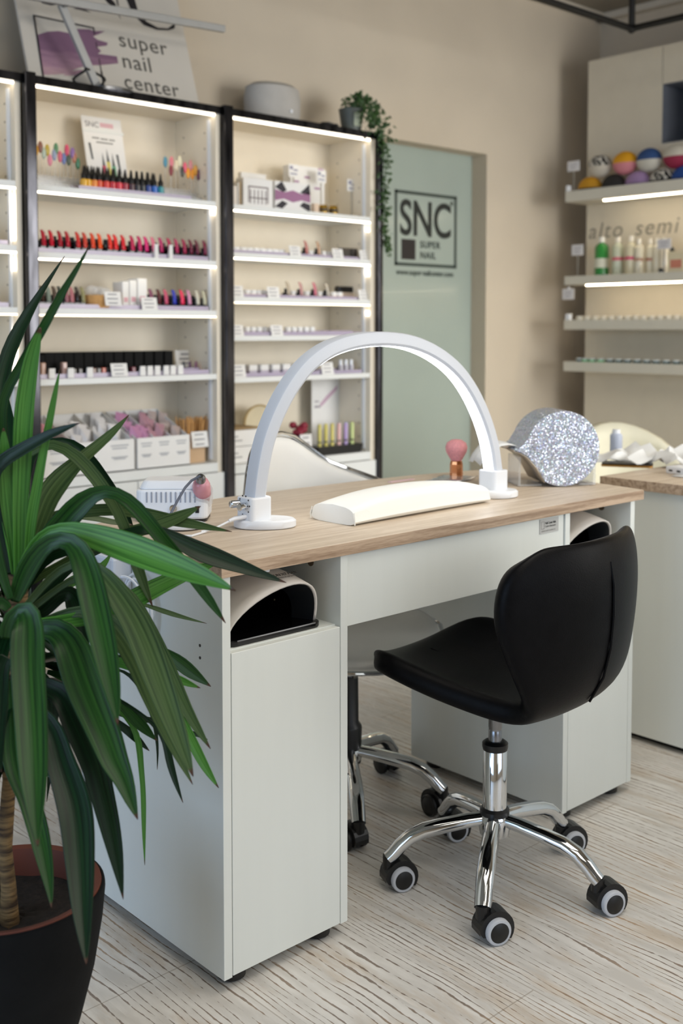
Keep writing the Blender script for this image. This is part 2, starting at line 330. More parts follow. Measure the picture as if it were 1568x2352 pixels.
struct(put('wall_left',wl,M['wall']))
wf=MB(); wf.box(XL,YF-.1,0,-.6,YF,ZC).box(4.8,YF-.1,0,XR,YF,ZC).box(-.6,YF-.1,0,4.8,YF,.35).box(-.6,YF-.1,2.55,4.8,YF,ZC)
struct(put('wall_front',wf,M['wall']))
def window(name,a,b,axis):
    m=MB(); t=.05
    def bx(u0,z0,u1,z1):
        if axis=='x': m.box(u0,YF-.08,z0,u1,YF-.03,z1)
        else: m.box(XL-.08,u0,z0,XL-.03,u1,z1)
    z0,z1=(.35,2.55) if axis=='x' else (.35,2.45); n=4 if axis=='x' else 2
    bx(a,z0,b,z0+t); bx(a,z1-t,b,z1)
    for i in range(n+1): u=a+(b-a-t)*i/n; bx(u,z0,u+t,z1)
    struct(put(name,m,M['trim']))
window('window_1',-.6,4.8,'x'); window('window_2',-.1,2.5,'y')
for lx,ly in ((1.7,.5),(.6,-1.4)):  # unseen panels added to house the overhead fill
    t=thing('added_ceiling_panel','added unseen ceiling light panel over the %s of the salon'%('desk' if lx>1 else 'shop front'),'ceiling light',(lx,ly,ZC-.03))
    put('frame',MB().box(-1.0,-.8,.0,1.0,-.76,.03).box(-1.0,.76,0,1.0,.8,.03).box(-1.0,-.76,0,-.96,.76,.03).box(.96,-.76,0,1.0,.76,.03),M['trim'],t)
    put('diffuser',MB().box(-.96,-.76,.012,.96,.76,.02),pm('added_fill_diffuser','fff2dc',.6,emit=1.5),t)
struct(put('wall_added_bay',MB().box(3.1,YF,0,3.2,-1.4,ZC).box(3.2,-1.5,0,5.42,-1.4,.4).box(3.2,-1.5,2.5,5.42,-1.4,ZC),M['wall']))  # made-up bay out of view, built around the added fill
struct(put('window_added_bay',MB().box(3.2,-1.48,.4,5.42,-1.43,.45).box(3.2,-1.48,2.45,5.42,-1.43,2.5).box(3.2,-1.48,.4,3.25,-1.43,2.5).box(4.28,-1.48,.4,4.33,-1.43,2.5),M['trim']))  # unseen window frame added behind the bay fill
struct(put('trim_1',MB().box(XL,YB-.06,ZC-.035,XR,YB,ZC),M['trim']))
struct(put('trim_2',MB().box(XR-.06,YF,ZC-.035,XR,YB,ZC),M['trim']))
struct(put('baseboard_back',MB().box(DX1+.0,YB-.012,0,5.3,YB,.07),M['trim'],bevel=.003))

# glass door with the salon logo
dr=MB(); dr.box(DX0,3.82,.01,DX1,3.83,DZ); door=struct(put('door_1',dr,M['glass']))
ink=col('1c211d',.6); ink2=col('3a453f',.6)
FR=[(3.8579,1.8347),(4.2949,1.8377),(4.2979,1.4914),(3.8593,1.4915)]
def bar2(m,p,q,w,y0=3.8175,y1=3.82):
    d=Vector((q[0]-p[0],q[1]-p[1])).normalized(); n=Vector((-d.y,d.x))*w/2; P=Vector(p);Q=Vector(q); d=d*w/2
    m.prism([P-d-n,Q+d-n,Q+d+n,P-d+n],lambda x,z:(x,y0,z),lambda x,z:(x,y1,z))
m=MB()
FRr=[(3.860,1.842),(4.297,1.842),(4.297,1.488),(3.860,1.488)]
for i in range(4): bar2(m,FRr[i],FRr[(i+1)%4],.016)
put('logo_frame',m,ink2,door)
text('SNC',.245,ink,'logo_lettering',door,frame((3.884,3.8175,1.635),(1,0,0),(0,0,1)),bold=.0035,space=1.0).data.transform(Matrix.Translation((3.884,0,0))@Matrix.Diagonal((.80,1,1,1))@Matrix.Translation((-3.884,0,0)))
put('logo_square',MB().box(3.900,3.8175,1.512,3.998,3.82,1.612),col('231d1b',.6),door)
for s,z in (('SUPER',1.575),('NAIL',1.522)): text(s,.048,ink2,'logo_small_text',door,frame((4.032,3.8175,z),(1,0,0),(0,0,1)),space=1.15,bold=.0006)
text('www.super-nailcenter.com',.041,ink2,'web_address',door,frame((3.862,3.8175,1.436),(1,0,0),(0,0,1)),space=.94)
text('\u00ae',.03,ink2,'registered_mark',door,frame((4.255,3.8175,1.80),(1,0,0),(0,0,1)))

# black pipe rail hanging from the ceiling
J=(4.407,2.858,2.531)
pr=thing('ceiling_pipe_rail','black pipe rail hanging in a rectangle below the ceiling','rail',J)
put('pipe',MB().tube([(-3.6,0,0),(0,0,0)],.015,10),M['bplastic'],pr,smooth=True)
put('pipe',MB().tube([(0,0,0),(0,-3.4,0)],.015,10),M['bplastic'],pr,smooth=True)
put('drop_rod',MB().tube([(0,0,0),(0,0,ZC-J[2])],.015,10),M['bplastic'],pr,smooth=True)
put('pipe_fitting',MB().ell((0,0,0),.022,.022,.022,12,8),M['bplastic'],pr,smooth=True)

# ---------------------------------------------------------------- display cabinets on the back wall
YC=3.42
def led_thing(par,x0,x1,z,mat,y=YC+.002): put('led_strip',MB().box(x0,y,z,x1,y+.012,z+.006),mat,par)
def cabinet(x0,x1,label,shelves,tops,drs,lit,vert,pill):
    t=thing('display_cabinet',label,'cabinet',(x0,YC,0),0,'white display cabinets along the back wall')
    w_=x1-x0; d=.28
    put('carcass',MB().box(-.02,0,0,0,d,2.0).box(w_,0,0,w_+.02,d,2.0).box(-.02,0,1.985,w_+.02,d,2.0).box(0,d-.012,.0,w_,d,2.0).box(0,.01,0,w_,d,.05),M['shelfw'],t)
    put('top_trim',MB().box(-.02,-.012,1.978,w_+.022,0,2.006),M['black'],t)
    for xa,xb in pill: put('pillar_trim',MB().box(xa-x0,-.03,0,xb-x0,.0,2.012),M['black'],t,bevel=.004)
    led_thing(t,.0,w_,1.972,M['led'],.003)
    for z0,z1,l in zip(shelves,tops,lit):
        put('shelf',MB().box(0,.0 if l else .002,z0+.006,w_,d-.012,z1),M['white'] if l<2 else M['white'],t,bevel=.001)
        if l: put('led_strip',MB().box(0,.002,z0,w_,.014,z0+.006),M['led'] if l==1 else M['ledlow'],t)
    for za,zb in vert: put('led_strip',MB().box(w_-.012,.006,za,w_-.002,.016,zb),M['led'],t)
    zb=tops[-1]
    put('base_shelf',MB().box(0,-.004,zb-.034,w_,d-.012,zb),M['white'],t,bevel=.001)
    put('side_light_bar',MB().box(w_-.008,.03,zb+.01,w_-.001,.045,1.96),M['plastic'],t)
    hl=MB()
    for z in [zb+.06*i for i in range(1,22)]:
        for y in (.07,.21): hl.cyl((w_-.0015,y,z),.0035,.001,8,axis=(1,0,0))
    put('shelf_pin_holes',hl,col('8d8474',.8),t)
    for xa,xb in drs: put('door',MB().box(xa-x0,-.016,.05,xb-x0,-.0,zb-.037),M['white'],t,bevel=.0015)
    return t
c1=cabinet(1.744,2.488,'tall white display cabinet with red polish bottles, beneath the leaning signboard',[1.623,1.399,1.210,.969],[1.650,1.426,1.237,.996,.655],[(1.744,2.121),(2.125,2.508)],[1,1,2,0],[(1.60,1.62)],[(1.702,1.742),(2.510,2.551)])
c2=cabinet(2.553,3.302,'tall white display cabinet beside the glass door, ivy hanging off its corner',[1.620,1.437,1.266,1.115,.952],[1.647,1.463,1.292,1.141,.978,.637],[(2.553,2.930),(2.934,3.322)],[1,1,2,0,0],[(1.585,1.60),(1.395,1.42),(1.225,1.245)],[(3.325,3.35)])
c0=cabinet(.93,1.678,'white display cabinet cut off by the left edge of the picture',[1.628,1.417,1.212,.97],[1.655,1.444,1.239,.997,.655],[(.93,1.30),(1.305,1.698)],[1,1,2,0],[(1.46,1.61),(1.36,1.40),(1.02,1.17)],[])

# ---------------------------------------------------------------- small stock builders
GR_=None
def price_tag(x,y,z,w_=.03,h=.035,label='',group=None,name='price_tag'):
    o=put(name,MB().prism([(0,0),(.014,0),(.004,h),(0,h)],lambda a,b:(-w_/2,a,b),lambda a,b:(w_/2,a,b)),M['card'],loc=(x,y,z)); tag(o,label,'tag',group)
    return o
def printed_tag(x,y,z,w_,h,label,group=None,lean=.01,lines=3,name='price_card',inkc='8a8a90'):
    t=thing(name,label,'card',(x,y,z),0,group)
    put('card',MB().prism([(0,0),(.002,0),(lean+.002,h),(lean,h)],lambda a,b:(-w_/2,a,b),lambda a,b:(w_/2,a,b)),M['card'],t)
    m=MB()
    for i in range(lines):
        zz=h*(.82-.62*i/max(lines-1,1)); ya=lean*zz/h; ww=w_*(.36 if i%2 else .30)
        m.box(-ww,ya-.0008,zz-h*.045,ww*.8,ya-.0002,zz+h*.03)
    put('print',m,col(inkc,.7),t); return t
def stem_sign(x,y,z,hs,w_,h,label,group=None,inkc='8a8aa0',stemc='b9b4a8'):
    t=thing('sign_holder',label,'sign',(x,y,z),0,group)
    put('stem',MB().box(-.0025,0,0,.0025,.004,hs),col(stemc,.4),t); put('foot',MB().lathe([(.014,0),(.014,.004),(.004,.008)],(0,.002,0),16),col(stemc,.4),t)
    put('card',MB().box(-w_/2,-.002,hs,w_/2,0,hs+h),M['card'],t)
    m=MB(); m.box(-w_*.4,-.003,hs+h*.6,-w_*.12,-.0021,hs+h*.85); m.box(-w_*.05,-.003,hs+h*.5,w_*.36,-.0021,hs+h*.62); m.box(-w_*.35,-.003,hs+h*.2,w_*.3,-.0021,hs+h*.3)
    put('print',m,col(inkc,.7),t); return t
def polish(x,y,z,c,label,group,tall=.034,cat='nail polish'):
    t=thing('nail_polish_bottle',label,cat,(x,y,z),0,group)
    put('bottle',MB().box(-.012,-.008,0,.012,.016,tall*.72),M['bglossy'],t,bevel=.003)
    put('cap',MB().cyl((0,.004,tall*.7),.0075,.016,12),M['bplastic'],t)
    n=7; P=[]
    for i in range(n+1):
        a=i/n; zz=tall*.40+.062*math.sin(a*1.35)*.9; yy=-.016+.022*(1-math.cos(a*1.35)); ww=.0082*(1-.30*a**3)
        P.append([(-ww,yy+.003,zz),(0,yy-.001,zz+.001),(ww,yy+.003,zz)])
    put('colour_sample',MB().grid(P),col(c,.15,coat=.5),t,smooth=True,solid=.002)
    return t
def black_bottle(x,y,z,label,group,h=.044):
    t=thing('black_polish_bottle',label,'nail polish',(x,y,z),0,group)
    put('bottle',MB().box(-.014,-.010,0,.014,.014,h*.62),M['bglossy'],t,bevel=.003); put('cap',MB().cyl((0,.002,h*.6),.010,h*.4,12),M['bplastic'],t); return t
def dropper(x,y,z,c,label,group):
    t=thing('ink_bottle',label,'bottle',(x,y,z),0,group)
    put('bottle',MB().lathe([(.011,0),(.0135,.002),(.0135,.034),(.008,.040)],n=14),col(c,.2,coat=.4),t,smooth=True)
    put('dropper_cap',MB().lathe([(.010,.038),(.010,.055),(.006,.060),(.0026,.082),(.0015,.085)],n=12),M['bplastic'],t,smooth=True); return t
def jar(x,y,z,label,group,r=.013,h=.022,body='cfc6cf',lid='eeeeec',name='small_jar'):
    t=thing(name,label,'jar',(x,y,z),0,group)
    put('body',MB().lathe([(r*.9,0),(r,.002),(r,h*.55)],n=14),col(body,.3),t,smooth=True); put('lid',MB().lathe([(r*1.06,h*.52),(r*1.06,h),(r*.98,h+.001)],n=14),col(lid,.35),t,smooth=True); return t
def white_box(x0,x1,y0,y1,z,h,label,group=None,c='e8e6e2',name='white_box'):
    o=put(name,MB().box(x0-(x0+x1)/2,0,0,x1-(x0+x1)/2,y1-y0,h),col(c,.55),loc=((x0+x1)/2,y0,z),bevel=.001); return tag(o,label,'box',group)
def tray(x0,x1,y0,y1,z,label,h=.016,name='acrylic_tray',group='lavender acrylic riser trays under the stock'):
    m=MB(); m.box(x0,y0,z,x1,y1,z+.003).box(x0,y0,z+.003,x1,y0+.003,z+h).box(x0,y0+.06,z+.003,x1,y0+.063,z+h*1.4)
    o=put(name,m,M['lav']); return tag(o,label,'tray',group)

# cabinet one, top shelf
Z=1.650
XT=[1.96,1.977,2.0,2.021,2.049,2.075,2.101,2.126,2.153,2.177,2.199,2.224,2.25,2.277]
CT=['e8b020','e6a81c','e88820','d94a1e','d8301c','c41e2c','d8243a','a01a30','401018','1c1416','15161c','1c3c8c','2468c0','1a8c94']
NM=['yellow','amber','orange','orange-red','scarlet','crimson','cherry red','dark red','maroon','brown-black','black','navy blue','bright blue','teal']
for i,(x,c,nm) in enumerate(zip(XT,CT,NM)): dropper(x,3.475,Z+.004,c,'%s ink bottle with black dropper cap, front row on the top shelf'%nm,'ink bottles in the front row of the top shelf')
for k in range(13): dropper(XT[0]+.03+k*(XT[-1]-XT[0]-.04)/12,3.515,Z+.012,'15161a','black ink bottle in the back row of the top shelf behind the coloured ones','ink bottles in the back row of the top shelf')
tray(1.93,2.40,3.455,3.54,Z,'clear lavender tray holding the ink bottles on the top shelf')
# poster with bottles
pt_=thing('bottle_poster','white poster stand showing pink, yellow and green bottles behind the ink bottles','poster',(2.115,3.56,Z),0)
pw,ph=.165,.285
PM=frame((-pw/2,0,.015),(1,0,0),(0,.22,.97))
def pbox(m,x0,y0,x1,y1,z=.0032):
    m.add([PM@Vector(p) for p in ((x0,y0,z),(x1,y0,z),(x1,y1,z),(x0,y1,z))],[(0,1,2,3)])
mm=MB(); mm.add([PM@Vector(p) for p in ((0,0,0),(pw,0,0),(pw,ph,0),(0,ph,0),(0,0,.003),(pw,0,.003),(pw,ph,.003),(0,ph,.003))],[(0,3,2,1),(4,5,6,7),(0,1,5,4),(1,2,6,5),(2,3,7,6),(3,0,4,7)])
put('panel',mm,M['card'],pt_)
put('foot',MB().box(-.03,0,0,.03,.05,.02),M['acry'],pt_)
mb=MB(); mb.add([PM@Vector(p) for p in ((-.002,ph*.79,.003),(pw+.004,ph*.79,.003),(pw+.004,ph*.83,.003),(-.002,ph*.83,.003),(-.002,ph*.79,.006),(pw+.004,ph*.79,.006),(pw+.004,ph*.83,.006),(-.002,ph*.83,.006))],[(0,3,2,1),(4,5,6,7),(0,1,5,4),(1,2,6,5),(2,3,7,6),(3,0,4,7)]); put('ledge',mb,M['white'],pt_)
text('SNC',.030,col('77777a',.6),'header_lettering',pt_,PM@Matrix.Translation((.012,ph*.86,.0035)),ext=.0002)
m=MB(); pbox(m,.075,ph*.87,.13,ph*.93); put('pink_header',m,col('dfb4bc',.6),pt_)
m=MB()
for a,b,y in ((.035,.065,.705),(.07,.10,.70),(.105,.13,.70),(.05,.12,.65)): pbox(m,a,ph*y,b,ph*(y+.02))
put('poster_text',m,col('8a8a88',.6),pt_)
for xx,yy,c in ((.062,.14,'c9586e'),(.082,.20,'d9cc72'),(.103,.15,'6aa884')):
    m=MB(); pbox(m,xx,ph*yy,xx+.016,ph*(yy+.21)); put('printed_bottle',m,col(c,.6),pt_)
m=MB()
for xx,yy in ((.062,.35),(.082,.41),(.103,.36)): m.add([PM@Vector(p) for p in ((xx+.002,ph*yy,.0034),(xx+.014,ph*yy,.0034),(xx+.0095,ph*(yy+.1),.0034),(xx+.007,ph*(yy+.18),.0034))],[(0,1,2,3)])
for xx,yy,h_ in ((.022,.42,.22),(.132,.26,.26)): m.add([PM@Vector(p) for p in ((xx,ph*yy,.0034),(xx+.008,ph*yy,.0034),(xx+.004,ph*(yy+h_),.0034),(xx-.006,ph*(yy+h_),.0034))],[(0,1,2,3)])
put('printed_caps',m,col('55585a',.6),pt_)
m=MB(); pbox(m,.03,.06*ph,.045,.13*ph); put('printed_swatch',m,col('c9a08e',.6),pt_)
m=MB(); pbox(m,.125,.03*ph,.15,.13*ph); put('printed_swatch',m,col('7c7fa6',.6),pt_)
# nail tip fans on clear risers
FC=['d8a030','8a5a4a','b8c8bc','c8b048','e890a8','9aa8c8','5c9068','d86880','7080b8','d84a70','4c5a4a','8c68a8','b87860','3c7c5c']
def fan(us,vs,cols,label,rl,gx0,gx1):
    t=thing('nail_tip_display',label,'display',(gx0,3.50,Z))
    m=MB(); w_=gx1-gx0
    for k in range(3): m.box(0,.0+.035*k,0,w_,.03+.035*k,.02+.018*k)
    put('riser',m,M['acry'],t)
    for (x,z),c in zip(us,cols):
        mm=MB(); mm.cyl((x-gx0,.03,.03),.0012,z-Z-.045,6); put('stick',mm,M['acry'],t)
        put('nail_tip',MB().ell((x-gx0,.028,z-Z),.0095,.005,.021,8,6),col(c,.3),t,smooth=True)
fan([(1.8076,1.7813),(1.8241,1.7935),(1.8368,1.7741),(1.8501,1.786),(1.8595,1.7526),(1.8763,1.7723),(1.8833,1.7941),(1.898,1.7686),(1.913,1.7626),(1.9252,1.7941),(1.9315,1.76),(1.9471,1.7859),(1.9537,1.7714),(1.9671,1.7514)],0,FC,'fan of patterned nail tips on clear risers at the left end of the top shelf',0,1.75,2.03)
fan([(2.3341,1.7949),(2.3613,1.7977),(2.359,1.7648),(2.3828,1.7868),(2.3988,1.8047),(2.4103,1.7649),(2.4224,1.7825),(2.4362,1.7624),(2.4485,1.7933),(2.4563,1.761),(2.4706,1.7756),(2.4847,1.7603),(2.497,1.7732),(2.5112,1.7578)],0,['4890a8','e8808c','8c2c38','e8d8b8','e8e0c0','404038','e85c78','f0a020','d88c90','e8941c','f0b048','703850','c84c58','68a8c0'],'fan of bright nail tips on clear risers at the right end of the top shelf',0,2.25,2.48)

# cabinet one, second shelf: the long row of red polishes
Z=1.426
XB=[1.798,1.827,1.86,1.889,1.929,1.956,1.987,2.015,2.056,2.079,2.11,2.148,2.179,2.207,2.237,2.271,2.307,2.339,2.374,2.404,2.432,2.468]
CB=['c2223c','d81e3a','b01c30','c02034','d8302c','d84a38','f0502c','ff5a1c','f83a28','f43030','ec2a34','d02858','d82c6c','ec3080','f08098','c83070','c02858','b82860','a82450','701838','681434','801c40']
NB=['raspberry','bright red','deep red','carmine','tomato red','brick orange','orange-red','vivid orange','fire red','poppy red','signal red','dark pink','magenta pink','hot pink','pale pink','orchid pink','rose red','wine pink','plum red','aubergine','dark burgundy','berry']
for x,c,n_ in zip(XB,CB,NB): polish(x,3.475,Z+.01,c,'black polish bottle with curved %s sample in the long row'%n_,'polish bottles with red and pink samples on the second shelf')
for k in range(21): black_bottle(1.765+k*.0345,3.525,Z+.02,'black polish bottle in the row behind the red samples on the second shelf','black bottles behind the red samples')
tray(1.75,2.47,3.448,3.56,Z,'lavender acrylic tray under the long row of red polishes')
for u,l in zip([2.231,2.294],('left','right')): price_tag(u,3.434,Z+.001,.014,.05,'narrow white price tag standing in front of the red polishes, the %s of two'%l,'narrow white tags on the second shelf')
# third shelf
Z=1.237
XA=[1.792,1.813,1.836,1.857,1.882,1.902,1.924,1.946]
for i,(x,c,n_) in enumerate(zip(XA,['3a2620','8c9c94','5a4a42','2a3a38','a87078','c07a80','2c2420','9a9468'],['dark brown','grey-green','taupe','black-green','dusty rose','old rose','espresso','khaki'])): polish(x,3.475,Z+.008,c,'black polish bottle with %s sample, left of the wooden basket'%n_,'polish bottles left of the basket on the third shelf')
XC=[2.226,2.26,2.29,2.327,2.362,2.394,2.432,2.464]
for x,c,n_ in zip(XC,['8c4a68','5c2024','d85878','2438b8','f8305c','dc98b8','d8d4c0','c8c4a8'],['mauve','oxblood','rose pink','royal blue','neon pink','lilac pink','ivory','beige']): polish(x,3.475,Z+.008,c,'black polish bottle with %s sample, right of the white cartons'%n_,'polish bottles right of the cartons on the third shelf')
for k in range(6): black_bottle(1.77+k*.034,3.525,Z+.014,'black polish bottle in the back row left of the basket','black bottles at the left of the third shelf')
for k in range(7): black_bottle(2.245+k*.034,3.525,Z+.014,'black polish bottle in the back row right of the cartons','black bottles at the right of the third shelf')
tray(1.75,2.47,3.448,3.56,Z,'lavender acrylic tray under the mixed stock of the third shelf')
bk=thing('wooden_basket','shallow wooden basket of clear bags with a white price card','basket',(2.02,3.50,Z+.005))
put('bowl',MB().lathe([(.055,0),(.066,.045),(.062,.045),(.052,.004)],n=24),M['kraft'],bk,smooth=True)
for k,(x,y,z) in enumerate(((-.02,0,.06),(.015,.01,.058),(.03,-.01,.052))):
    m=MB(); m.ell((x,y,z),.026,.02,.022,7,5); put('clear_bag',m,M['acry'],bk)
printed_tag(2.045,3.425,Z+.012,.066,.05,'white price card clipped to the wooden basket')
for i,(a,b,h) in enumerate(((2.108,2.135,.098),(2.138,2.168,.104),(2.172,2.212,.112))):
    t=thing('product_carton','white product carton beside the wooden basket, %s of three'%('leftmost','the middle one','rightmost and tallest')[i],'box',((a+b)/2,3.47,Z+.003),0,'white cartons on the third shelf')
    put('carton',MB().box(-(b-a)/2,0,0,(b-a)/2,.07,h),M['card'],t,bevel=.004); put('pink_print',MB().box(-(b-a)*.3,-.0008,h*.25,(b-a)*.3,-.0001,h*.42),col('d8a8b0',.6),t)
printed_tag(2.20,3.432,Z+.0,.066,.045,'small white price card in front of the cartons on the third shelf')
# fourth shelf: black boxes
Z=.996
bxs_=[1.8,1.832,1.869,1.907,1.946,1.986,2.026,2.067,2.108,2.15,2.193,2.236,2.28,2.324]
for i,x in enumerate(bxs_):
    o=put('black_box',MB().box(-.0185,0,0,.0185,.06,.085 if i else .078),pm('black_carton_%d'%i,'060607',.6,spec=.15) if i==0 else bpy.data.materials['black_carton_0'],loc=(x,3.50,Z+.004),bevel=.0015)
    tag(o,'black polish box in the back row of the fourth shelf, %s'%nth(i,14),'box','black boxes on the fourth shelf')
fr_=[1.787,1.867,1.982,2.001,2.021,2.04,2.144,1.904,1.928]
for i,(x,c,n_) in enumerate(zip(fr_,['b8907c','c0a098','6c4838','3c3430','b45038','2c2826','702838','504840','38302c'],['copper','pale rose','bronze','charcoal brown','rust','soot black','dark cherry','taupe brown','umber'])):
    t=thing('swatch_block','%s colour swatch block in front of the black boxes on the fourth shelf'%n_,'swatch',(x,3.455,Z+.004),0,'swatch blocks in front of the black boxes'); put('block',MB().box(-.0085,0,0,.0085,.02,.052 if i<2 else .03),col(c,.25,coat=.4),t,bevel=.003)
tg=[1.809,1.88,1.954,2.17,2.201,2.233,2.271,2.301,2.334]
for i,x in enumerate(tg): price_tag(x,3.437,Z+.002,.022,.034,'white price tag on the fourth shelf edge, %s of nine'%nth(i,9),'white price tags on the fourth shelf')
printed_tag(2.07,3.43,Z+.002,.066,.046,'glossy white price card in the middle of the fourth shelf')
tray(1.75,2.47,3.448,3.555,Z,'lavender acrylic tray under the black boxes of the fourth shelf')
printed_tag(2.49,3.60,Z+.003,.13,.085,'wide white information card at the right end of the fourth shelf',lines=4)
for x,c,n_ in zip([2.411,2.44,2.468,2.493],['2c3036','4c2048','8c5878','e0b8a0'],['slate','purple','mauve','peach']):
    tag(put('nail_swatch',MB().ell((0,0,.024),.0075,.004,.022,8,6),col(c,.3),loc=(x,3.53,Z+.002),smooth=True),'%s oval nail swatch in front of the wide information card'%n_,'swatch','oval swatches at the right of the fourth shelf')
# bottom compartment: bins of bags
Z=.655
def bin_(x0,x1,label,cols):
    t=thing('divided_bin',label,'box',((x0+x1)/2,3.435,Z),0,'white divided bins in the lower compartment'); h=(x1-x0)/2; D_=.22
    m=MB(); m.box(-h,0,0,h,.004,.115).box(-h,D_,0,h,D_+.004,.20).box(-h,0,0,h,D_,.004)
    for x in (-h,-h/3,h/3,h-.004): m.prism([(.005,.005),(D_,.005),(D_,.20),(.005,.112)],lambda a,b:(x,a,b),lambda a,b:(x+.003,a,b))
    put('bin',m,M['card'],t)
    for k in range(3):
        xc=-h+h/3+k*2*h/3; m=MB()
        for dz,ww in ((.092,.6),(.082,.5),(.05,.55),(.044,.4)): m.box(xc-ww*h/3,-.001,dz,xc+ww*h/3,-.0001,dz+.005)
        put('printed_price',m,col('b2b4b8',.7),t)
    for k in range(3):
        xc=-h+h/3+k*2*h/3
        m=MB()
        for q in range(9):
            xx=xc+R_.uniform(-.03,.03); yy=R_.uniform(.03,.18); zz=.085+yy*.30+R_.uniform(0,.03)
            m.add([(xx-.028,yy,zz-.045),(xx+.02,yy+.01,zz-.05),(xx+.03,yy+.02,zz+.03),(xx-.015,yy+.012,zz+.04),(xx,yy-.012,zz)],[(0,1,4),(1,2,4),(2,3,4),(3,0,4)])
        o=put('packets',m,col(cols[k],.18,coat=.3),t); o['kind']='stuff'
bin_(1.765,2.128,'white divided bin of pink and clear packets, the left one behind the yucca',['c98a94','dddada','e4e2e2'])
bin_(2.142,2.37,'white divided bin of mauve packets beside the bundle of wooden sticks',['c48cb0','b88c98','b8a8a4'])
wc=thing('wooden_stick_cup','holder packed with thin orange wooden sticks and a white price card','cup',(2.425,3.50,Z))
put('cup',MB().box(-.042,-.03,0,.042,.03,.085),col('c8a884',.6),wc,bevel=.003)
o=MB()
for k in range(60):
    a=R_.uniform(-.038,.038); b=R_.uniform(-.026,.026); o.tube([(a,b,.02),(a*1.6+R_.uniform(-.006,.006),b*1.4,.165+R_.uniform(-.012,.012))],.0022,5)
o=put('wooden_sticks',o,M['kraft'],wc); o['kind']='stuff'
printed_tag(2.435,3.455,Z+.06,.075,.06,'white price card on the front of the wooden stick holder')

# ---------------------------------------------------------------- cabinet two stock
Z=1.647
def kit(x0,x1,h,label,y=3.45):
    t=thing('gift_box',label,'box',((x0+x1)/2,y,Z)); w_=x1-x0
    put('box',MB().box(-w_/2,0,0,w_/2,.05,h),M['card'],t,bevel=.002)
    m=MB(); m.box(-w_*.34,-.0012,h*.15,-w_*.31,-.0002,h*.72); m.box(w_*.31,-.0012,h*.15,w_*.34,-.0002,h*.72); m.box(-w_*.34,-.0012,h*.68,w_*.34,-.0002,h*.73); m.box(-w_*.34,-.0012,h*.30,w_*.34,-.0002,h*.34)
    for k in range(5): m.box(-w_*.28+k*w_*.13,-.0012,h*.12,-w_*.25+k*w_*.13,-.0002,h*.6)
    put('printed_tools',m,col('85797a',.6),t); return t
kit(2.642,2.789,.112,'white gift box printed with a row of grey tools, left end of the top shelf')
white_box(2.677,2.803,3.51,3.53,Z,.142,'plain white box standing behind the printed gift box')
white_box(2.59,2.619,3.46,3.50,Z,.075,'small cream box against the left side of the top shelf',c='ded6cc')
m=thing('open_booklet','small brown-edged booklet standing beside the gift box','booklet',(2.634,3.46,Z)); put('cover',MB().box(-.004,0,0,.004,.05,.095),col('a8906a',.6),m); put('pages',MB().box(-.009,.002,.003,-.0045,.048,.092),M['card'],m)
def purple_box(x0,x1,h,label,y=3.46,z=Z):
    t=thing('patterned_box',label,'box',((x0+x1)/2,y,z)); w_=x1-x0
    put('box',MB().box(-w_/2,0,0,w_/2,.05,h),M['card'],t,bevel=.001)
    P=lambda pts: MB().prism(pts,lambda a,b:(a*w_/2,-.0016,b*h),lambda a,b:(a*w_/2,-.0003,b*h))
    put('purple_print',P([(-1,.32),(-.5,.40),(0,.30),(.5,.40),(1,.34),(1,.72),(.5,.62),(0,.72),(-.5,.62),(-1,.70)]),col('9c6c90',.6),t)
    for pts in ([(-1,.78),(-.62,1),(-.35,.7),(-.55,.62)],[(.42,.66),(.95,1),(1,.62)],[(-1,.10),(-.6,.05),(-.3,.25),(-.6,.33)],[(.4,.2),(1,.0),(1,.28),(.6,.34)]): put('black_print',P(pts),col('2c2830',.6),t)
    return t
purple_box(2.808,2.994,.115,'white box patterned in purple and black, in the middle of the top shelf')
def ringbox(x0,x1,y,z,h,label):
    t=thing('ring_box',label,'box',((x0+x1)/2,y,z)); w_=x1-x0; put('box',MB().box(-w_/2,0,0,w_/2,.05,h),M['card'],t)
    m=MB()
    for a,b in ((-.42,.9),(.30,.9),(-.42,.28),(.2,.08),(-.1,.5)): m.box(a*w_,-.0015,b*h,(a+.16)*w_,-.0003,b*h+.008)
    put('purple_print',m,col('a87ca0',.6),t); return t
white_box(2.99,3.18,3.58,3.63,Z,.11,'white box standing at the back behind the patterned box')
ringbox(2.99,3.18,3.58,Z+.11,.10,'white box with small purple marks, stacked at the back of the top shelf')
for u,h,ww,l in ((672,.165,.055,'the left one behind the patterned box'),(740,.150,.050,'the middle one above the gold jars'),(808,.125,.056,'the right one by the cabinet side')):
    pass
for x,h,ww,l in zip([2.965,3.118,3.296],(.150,.140,.118),(.055,.050,.058),('left one behind the patterned box','middle one above the gold jars','right one by the cabinet side')):
    stem_sign(x,3.53,Z,h,ww,.052,'small white card on a thin stem, the %s'%l,'stem cards on the top shelf')
for x,l in zip([3.075,3.132],('left','right')):
    t=thing('gold_jar','squat gold jar with dark lid, the %s of two on the top shelf'%l,'jar',(x,3.47,Z),0,'gold jars on the top shelf'); put('body',MB().lathe([(.015,0),(.020,.004),(.020,.030),(.016,.038)],n=16),col('a8842c',.25,metal=.6),t,smooth=True); put('label_band',MB().lathe([(.0205,.012),(.0205,.024)],n=16),col('3c3014',.5),t)
white_box(3.018,3.044,3.46,3.48,Z,.04,'tiny peach box left of the gold jars',c='e0c8b0')
tag(put('wall_switch',MB().box(-.012,-.004,0,.012,0,.055),M['plastic'],loc=(2.567,3.445,1.545),bevel=.003),'small white switch under the top shelf at the left side of the cabinet','switch')
